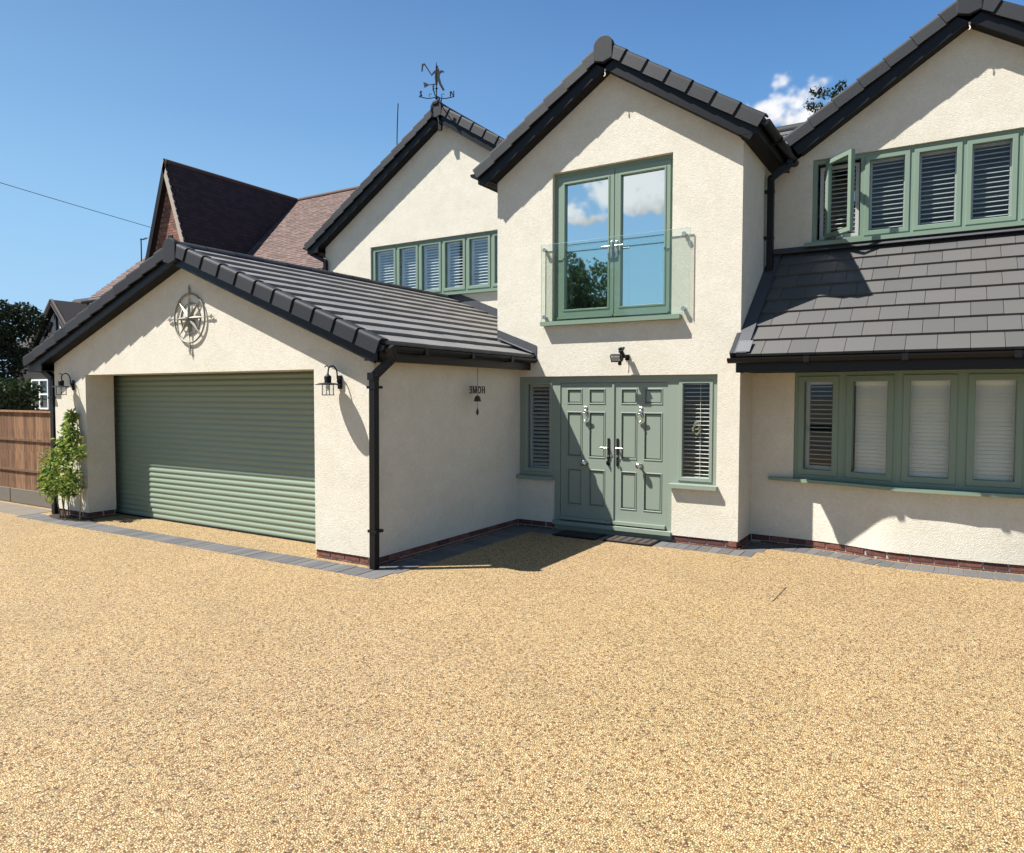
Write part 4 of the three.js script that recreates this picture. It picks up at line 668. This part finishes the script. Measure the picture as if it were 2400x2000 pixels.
{ // climber by the garage pier
  const c = thing('climbing_plant', 'bushy light green climbing plant on the left garage pier', 'plant', [-11.33, 0, -5.62]), lime = [leafMat([0.27, 0.34, 0.06], 0.4), leafMat([0.15, 0.235, 0.045], 0.35), leafMat([0.08, 0.14, 0.03], 0.3), leafMat([0.40, 0.43, 0.11], 0.4)];
  for (const g of [tube([[0.05, 0, 0], [0.0, 0.3, 0.02], [0.06, 0.7, 0], [0.12, 1.2, -0.05], [0.16, 1.62, -0.08]], 0.012, 24, 6), tube([[-0.06, 0, 0.02], [-0.12, 0.4, 0.06], [-0.2, 0.8, 0.1]], 0.01, 16, 6), tube([[0.12, 0, 0], [0.2, 0.45, 0.03], [0.3, 0.9, 0.0], [0.33, 1.3, -0.05]], 0.009, 16, 6)]) mesh('stem', g, std([0.13, 0.095, 0.05], 0.8), c);
  for (const g of [bar([0.33, 0, -0.05], [0.34, 1.25, -0.12], 0.012, 0.012), bar([-0.14, 0, -0.05], [0.0, 1.6, -0.12], 0.012, 0.012)]) mesh('cane', g, std([0.40, 0.31, 0.17], 0.8), c);
  const blobs = [[-0.28, 0.66, 0.08, 0.24], [-0.1, 0.55, 0.1, 0.28], [0.12, 0.62, 0.05, 0.26], [0.28, 0.62, 0.02, 0.2], [-0.12, 0.86, 0.08, 0.24], [0.1, 0.95, 0.0, 0.22], [0.06, 1.14, 0, 0.18], [0.18, 1.22, -0.03, 0.16], [0.1, 1.38, -0.06, 0.10], [-0.33, 0.52, 0.05, 0.15], [0.2, 0.48, 0.05, 0.14], [0.45, 1.02, 0.02, 0.09], [0.12, 1.55, -0.08, 0.06]];
  lime.forEach((m, i) => mesh('foliage', leafCloud(600, 70 + i, (r) => { const b = blobs[Math.floor(r() * blobs.length)], th = r() * 6.283, cz = r() * 2 - 1, s = Math.sqrt(1 - cz * cz), R = b[3] * (0.4 + 0.65 * r()); return new THREE.Vector3(b[0] + s * Math.cos(th) * R, b[1] + cz * R, b[2] + s * Math.sin(th) * R * 0.6); }, 0.082, 0.7, 0.19), m, c));
}
// ------------------------------------------------------------------ fence
{
  const f = thing('fence', 'brown close-boarded wooden fence on a concrete gravel board left of the garage', 'fence', [-12.1, 0, -6.05]), r = rng(8);
  const tones = [[0.36, 0.185, 0.085], [0.29, 0.14, 0.063], [0.41, 0.22, 0.105], [0.22, 0.105, 0.048]].map((c) => std(c, 0.85, { map: every(T.wood, 0.8), bumpMap: every(T.wood, 0.8), bumpScale: 0.004 }));
  const g = [0, 1, 2].map((k) => metres(rbox(0.125, 1.32, 0.016, 0.003), k * 0.23, k * 0.41));
  for (let x = 0; x > -6; x -= 0.105) { const o = mesh('board', pick(g, r), pick(tones, r), f); o.position.set(x, 0.91, 0.0 + (r() - 0.5) * 0.004); o.rotation.y = 0.10; o.rotation.z = (r() - 0.5) * 0.006; }
  for (const y of [0.58, 1.10]) mesh('rail', metres(box(-6.1, 0.06, y - 0.02, y + 0.02, 0.016, 0.032)), tones[3], f);
  mesh('capping', metres(box(-6.1, 0.06, 1.565, 1.595, -0.04, 0.04)), tones[0], f);
  for (let k = 0; k < 4; k++) mesh('gravel_board', metres(rbox(1.82, 0.245, 0.05, 0.006).translate(-0.9 - k * 1.84, 0.13, 0)), M.concrete, f);
  for (let k = 1; k < 4; k++) mesh('post', metres(box(-k * 1.84 - 0.05, -k * 1.84 + 0.05, 0, 1.56, -0.11, -0.03)), tones[3], f);
}
// ------------------------------------------------------------------ brick house next door
{
  const n = thing('brick_house', 'neighbouring red brick house with steep tiled gable and red tiled roof', 'house'), r = rng(66);
  const redBrick = std([0.24, 0.095, 0.062], 0.9), mort = std([0.30, 0.25, 0.20], 0.95);
  const tones = [[0.085, 0.046, 0.036], [0.10, 0.056, 0.044], [0.07, 0.040, 0.033], [0.115, 0.070, 0.056]].map((c) => std(c, 0.85));
  const ry = 8.5, zr = -17.43, gz = -12.7, gx = -19.35, sl = 2.75, x0 = -25.0, x1 = -14.0, ze = -13.3, ye = ry - 0.84 * (ze - zr);
  // walls
  mesh('wall', [box(x0 + 0.25, x1 - 0.2, 0, ye - 0.05, zr - 4, ze - 0.35)], redBrick, n);
  mesh('gable_end', [poly([[x0 + 0.26, ye - 0.05], [x0 + 0.26 + 0.001, ye - 0.05], [x0 + 0.26 + 0.002, ry - 0.1]], [], 0, 0.01)], redBrick, n);
  const hw = (ry - 0.25 - 4.6) / sl;
  const wall = sub('gable_wall', n);
  mesh('mortar', poly([[gx - hw, 0], [gx + hw, 0], [gx + hw, 4.6], [gx, ry - 0.25], [gx - hw, 4.6]], [], gz - 4, gz), mort, wall);
  const bg = metres(new THREE.BoxGeometry(0.215, 0.065, 0.02)), bt = [[0.20, 0.085, 0.055], [0.16, 0.068, 0.047], [0.24, 0.115, 0.078], [0.13, 0.06, 0.045]].map((c) => std(c, 0.9));
  const low = [[], [], [], []];
  for (let y = 5.35, k = 0; y < ry - 0.3; y += 0.075, k++) { const w = (ry - 0.25 - y) / sl; for (let x = gx - w + (k % 2 ? 0.11 : 0.03); x < gx + w - 0.08; x += 0.226) { const o = mesh('brick', bg, pick(bt, r), wall); o.position.set(x + 0.107, y, gz + 0.003); } }
  mesh('vent', [box(gx - 0.1, gx + 0.1, 6.15, 6.45, gz + 0.012, gz + 0.03), box(gx - 0.1, gx + 0.1, 5.8, 5.9, gz + 0.012, gz + 0.03)], M.blackMatt, wall);
  // tiled slopes as overlapping courses of plain tiles, joined past the limit of single pieces
  const tile = (w, l, t) => new THREE.BoxGeometry(w, t, l);
  const main = [[], [], [], []], ang = Math.atan(0.84), eS = 0.115, nS = Math.floor(Math.hypot(ze - zr, ry - ye) / eS);
  const tg = tile(0.196, 0.16, 0.014).rotateX(ang - 0.07);
  for (let k = 0; k < nS; k++) { const s = k * eS, y = ry - Math.sin(ang) * s, z = zr + Math.cos(ang) * s; for (let x = x0 + (k % 2 ? 0.1 : 0); x < x1; x += 0.2) { if (Math.abs(x - gx) < (ry - y) / sl - 0.1) continue; main[Math.floor(r() * 4)].push(tg.clone().translate(x, y + 0.02 + (r() - 0.5) * 0.008, z)); } }
  const roofN = sub('roof', n);
  main.forEach((l, i) => { const o = mesh('plain_tiles', l, tones[i], roofN); o.userData.kind = 'stuff'; });
  mesh('roof_deck', [new THREE.BoxGeometry(x1 - x0, 0.06, 5.5).rotateX(ang).translate((x0 + x1) / 2, (ry + ye) / 2 - 0.03, (zr + ze) / 2), new THREE.BoxGeometry(x1 - x0, 0.06, 5.5).rotateX(-ang).translate((x0 + x1) / 2, (ry + ye) / 2 - 0.03, zr - (ze - zr) / 2)], tones[2], roofN);
  // steep wing
  const wing = [[], []], wa = Math.atan(sl), darkT = [[0.026, 0.011, 0.011], [0.040, 0.016, 0.015]].map((c) => std(c, 0.85)), wL = (ry - 4.3) / Math.sin(wa), nW = Math.floor(wL / 0.115);
  const wg = new THREE.BoxGeometry(0.16, 0.014, 0.196).rotateZ(-wa + 0.07);
  for (let k = 0; k < nW; k++) { const s = k * 0.115, x = gx + Math.cos(wa) * s, y = ry - Math.sin(wa) * s; for (let z = gz + 0.1 - (k % 2 ? 0.1 : 0); z > zr; z -= 0.2) wing[Math.floor(r() * 2)].push(wg.clone().translate(x + 0.02, y + 0.01, z)); }
  const roofW = sub('wing_roof', n);
  wing.forEach((l, i) => { const o = mesh('plain_tiles', l, darkT[i], roofW); o.userData.kind = 'stuff'; });
  const slab = (s) => { const g = new THREE.BoxGeometry(wL, 0.05, gz + 0.15 - zr).translate(wL / 2, -0.03, (gz + 0.15 + zr) / 2).rotateZ(-wa); if (s < 0) { g.scale(-1, 1, 1); flip(g); } return g.translate(gx, ry, 0); };
  mesh('roof_deck', [slab(1), slab(-1)], darkT[0], roofW);
  for (const s of [1, -1]) { const g = new THREE.BoxGeometry(wL, 0.16, 0.04).translate(wL / 2, -0.06, gz + 0.17).rotateZ(-wa); if (s < 0) { g.scale(-1, 1, 1); flip(g); } mesh('barge_board', g.translate(gx, ry, 0), s < 0 ? M.blackMatt : std([0.30, 0.25, 0.20], 0.8), n); }
  mesh('ridge', [new THREE.CylinderGeometry(0.07, 0.07, gz + 0.15 - zr, 10).rotateX(Math.PI / 2).translate(gx, ry + 0.02, (gz + 0.15 + zr) / 2), new THREE.CylinderGeometry(0.08, 0.08, x1 - x0, 10).rotateZ(Math.PI / 2).translate((x0 + x1) / 2, ry + 0.02, zr)], tones[2], n);
  mesh('gutter', [tube([[x0 - 0.1, ye - 0.06, ze + 0.1], [gx - 1.2, ye - 0.06, ze + 0.1]], 0.06, 4, 8), bar([x0 + 0.1, ye - 0.1, ze + 0.05], [x0 + 0.3, ye - 0.5, ze - 0.3], 0.07, 0.07)], M.black, n);
  const a = thing('tv_aerial', 'thin rooftop television aerial left of the brick gable', 'aerial', [-24.9, 6.78, -15.18]);
  mesh('mast', bar([0, -0.4, 0], [0, 0.66, 0], 0.03, 0.03), M.iron, a); mesh('boom', [bar([-0.06, 0.64, 0], [0.34, 0.61, 0], 0.025, 0.025), bar([0.15, 0.56, 0.1], [0.15, 0.70, -0.1], 0.018, 0.018), bar([0.28, 0.56, 0.1], [0.28, 0.68, -0.1], 0.018, 0.018)], M.iron, a);
  const m = thing('radio_mast', 'tall thin whip aerial rising behind the left gable', 'aerial', [-14.93, 8.5, -17.43]); mesh('mast', tube([[0, -0.3, 0], [0.0, 0.5, 0], [0.02, 1.62, 0], [0.06, 2.36, 0]], 0.016, 12, 6), M.iron, m);
}
// ------------------------------------------------------------------ timbered house far left
{
  const t = thing('timbered_house', 'half-timbered house with dark roof in the shade far left beyond the fence', 'house', [-36.5, 0, -18]);
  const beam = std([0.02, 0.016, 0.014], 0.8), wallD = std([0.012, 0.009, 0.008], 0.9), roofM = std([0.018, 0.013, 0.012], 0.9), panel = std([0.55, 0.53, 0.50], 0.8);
  mesh('wall', [box(-4.5, 4.5, 0, 4.2, -7, -0.02)], wallD, t);
  const g = sub('gable', t); mesh('panel', poly([[-2.0, 4.1], [2.0, 4.1], [0, 6.05]], [], -0.2, 0), panel, g);
  for (const [a, b] of [[[-1.9, 4.15], [1.9, 4.15]], [[-1.2, 4.75], [1.2, 4.75]], [[0, 4.15], [0, 6.0]], [[-0.75, 4.15], [-0.75, 5.2]], [[0.75, 4.15], [0.75, 5.2]], [[-1.3, 4.2], [-0.4, 5.3]], [[1.3, 4.2], [0.4, 5.3]]]) mesh('beam', bar([a[0], a[1], 0.02], [b[0], b[1], 0.02], 0.16, 0.16), beam, g);
  for (const s of [-1, 1]) mesh('barge_board', bar([0, 6.3, 0.25], [s * 2.3, 3.95, 0.25], 0.06, 0.24), std([0.13, 0.11, 0.10], 0.7), g);
  const rf = sub('roof', t); mesh('roof_slope', [new THREE.BoxGeometry(9.4, 0.12, 4.4).rotateX(Math.atan(0.85)).translate(0, 5.6, -1.6), new THREE.BoxGeometry(9.4, 0.12, 5).rotateX(-Math.atan(0.85)).translate(0, 5.3, -5.0)], roofM, rf);
  for (const s of [-1, 1]) { const q = new THREE.BoxGeometry(3.35, 0.1, 3.2).rotateZ(-s * 0.795).translate(s * 1.15, 5.12, -1.3); mesh('gable_slope', q, roofM, rf); }
  const w = sub('window', t); mesh('frame', poly(rect(-2.45, -0.85, 1.15, 2.62), [rect(-2.37, -1.72, 1.23, 2.54), rect(-1.62, -0.93, 1.23, 1.85), rect(-1.62, -0.93, 1.93, 2.54)], 0, 0.08), M.white, w); mesh('pane', box(-2.4, -0.9, 1.2, 2.58, 0.01, 0.02), M.pane, w);
}
// ------------------------------------------------------------------ overhead lines
{
  const pole = (label, x) => { const p = thing('telegraph_pole', label, 'pole', [x, 0, 12], 'poles on the street behind the viewer'); mesh('shaft', new THREE.CylinderGeometry(0.10, 0.15, 11.4, 12).translate(0, 5.7, 0), bark, p); mesh('crossarm', box(-0.06, 0.06, 8.4, 8.52, -0.5, 0.5), bark, p); };
  pole('wooden telegraph pole at the left end of the street wires', -25.1); pole('wooden telegraph pole at the right end of the street wires', 11);
  const sag = (a, b, s) => Array.from({ length: 13 }, (_, k) => { const f = k / 12; return [a[0] + (b[0] - a[0]) * f, a[1] + (b[1] - a[1]) * f - s * 4 * f * (1 - f), a[2] + (b[2] - a[2]) * f]; });
  const cab = (label, a, b, s, r) => tag(mesh('overhead_cable', tube(sag(a, b, s), r, 48, 5), M.blackMatt), label, 'cable');
  cab('thin overhead phone cable crossing the sky at the left to the brick gable', [-20.15, 6.75, -12.6], [-25.1, 11.1, 12], 0.25, 0.008);
  cab('upper street cable mirrored in the upstairs glass', [-25.1, 8.95, 12], [11, 8.95, 12], 0.25, 0.020);
  cab('lower street cable mirrored in the upstairs glass', [-25.1, 8.7, 12], [11, 8.62, 12], 0.3, 0.026);
}
renderer.render(scene, camera);
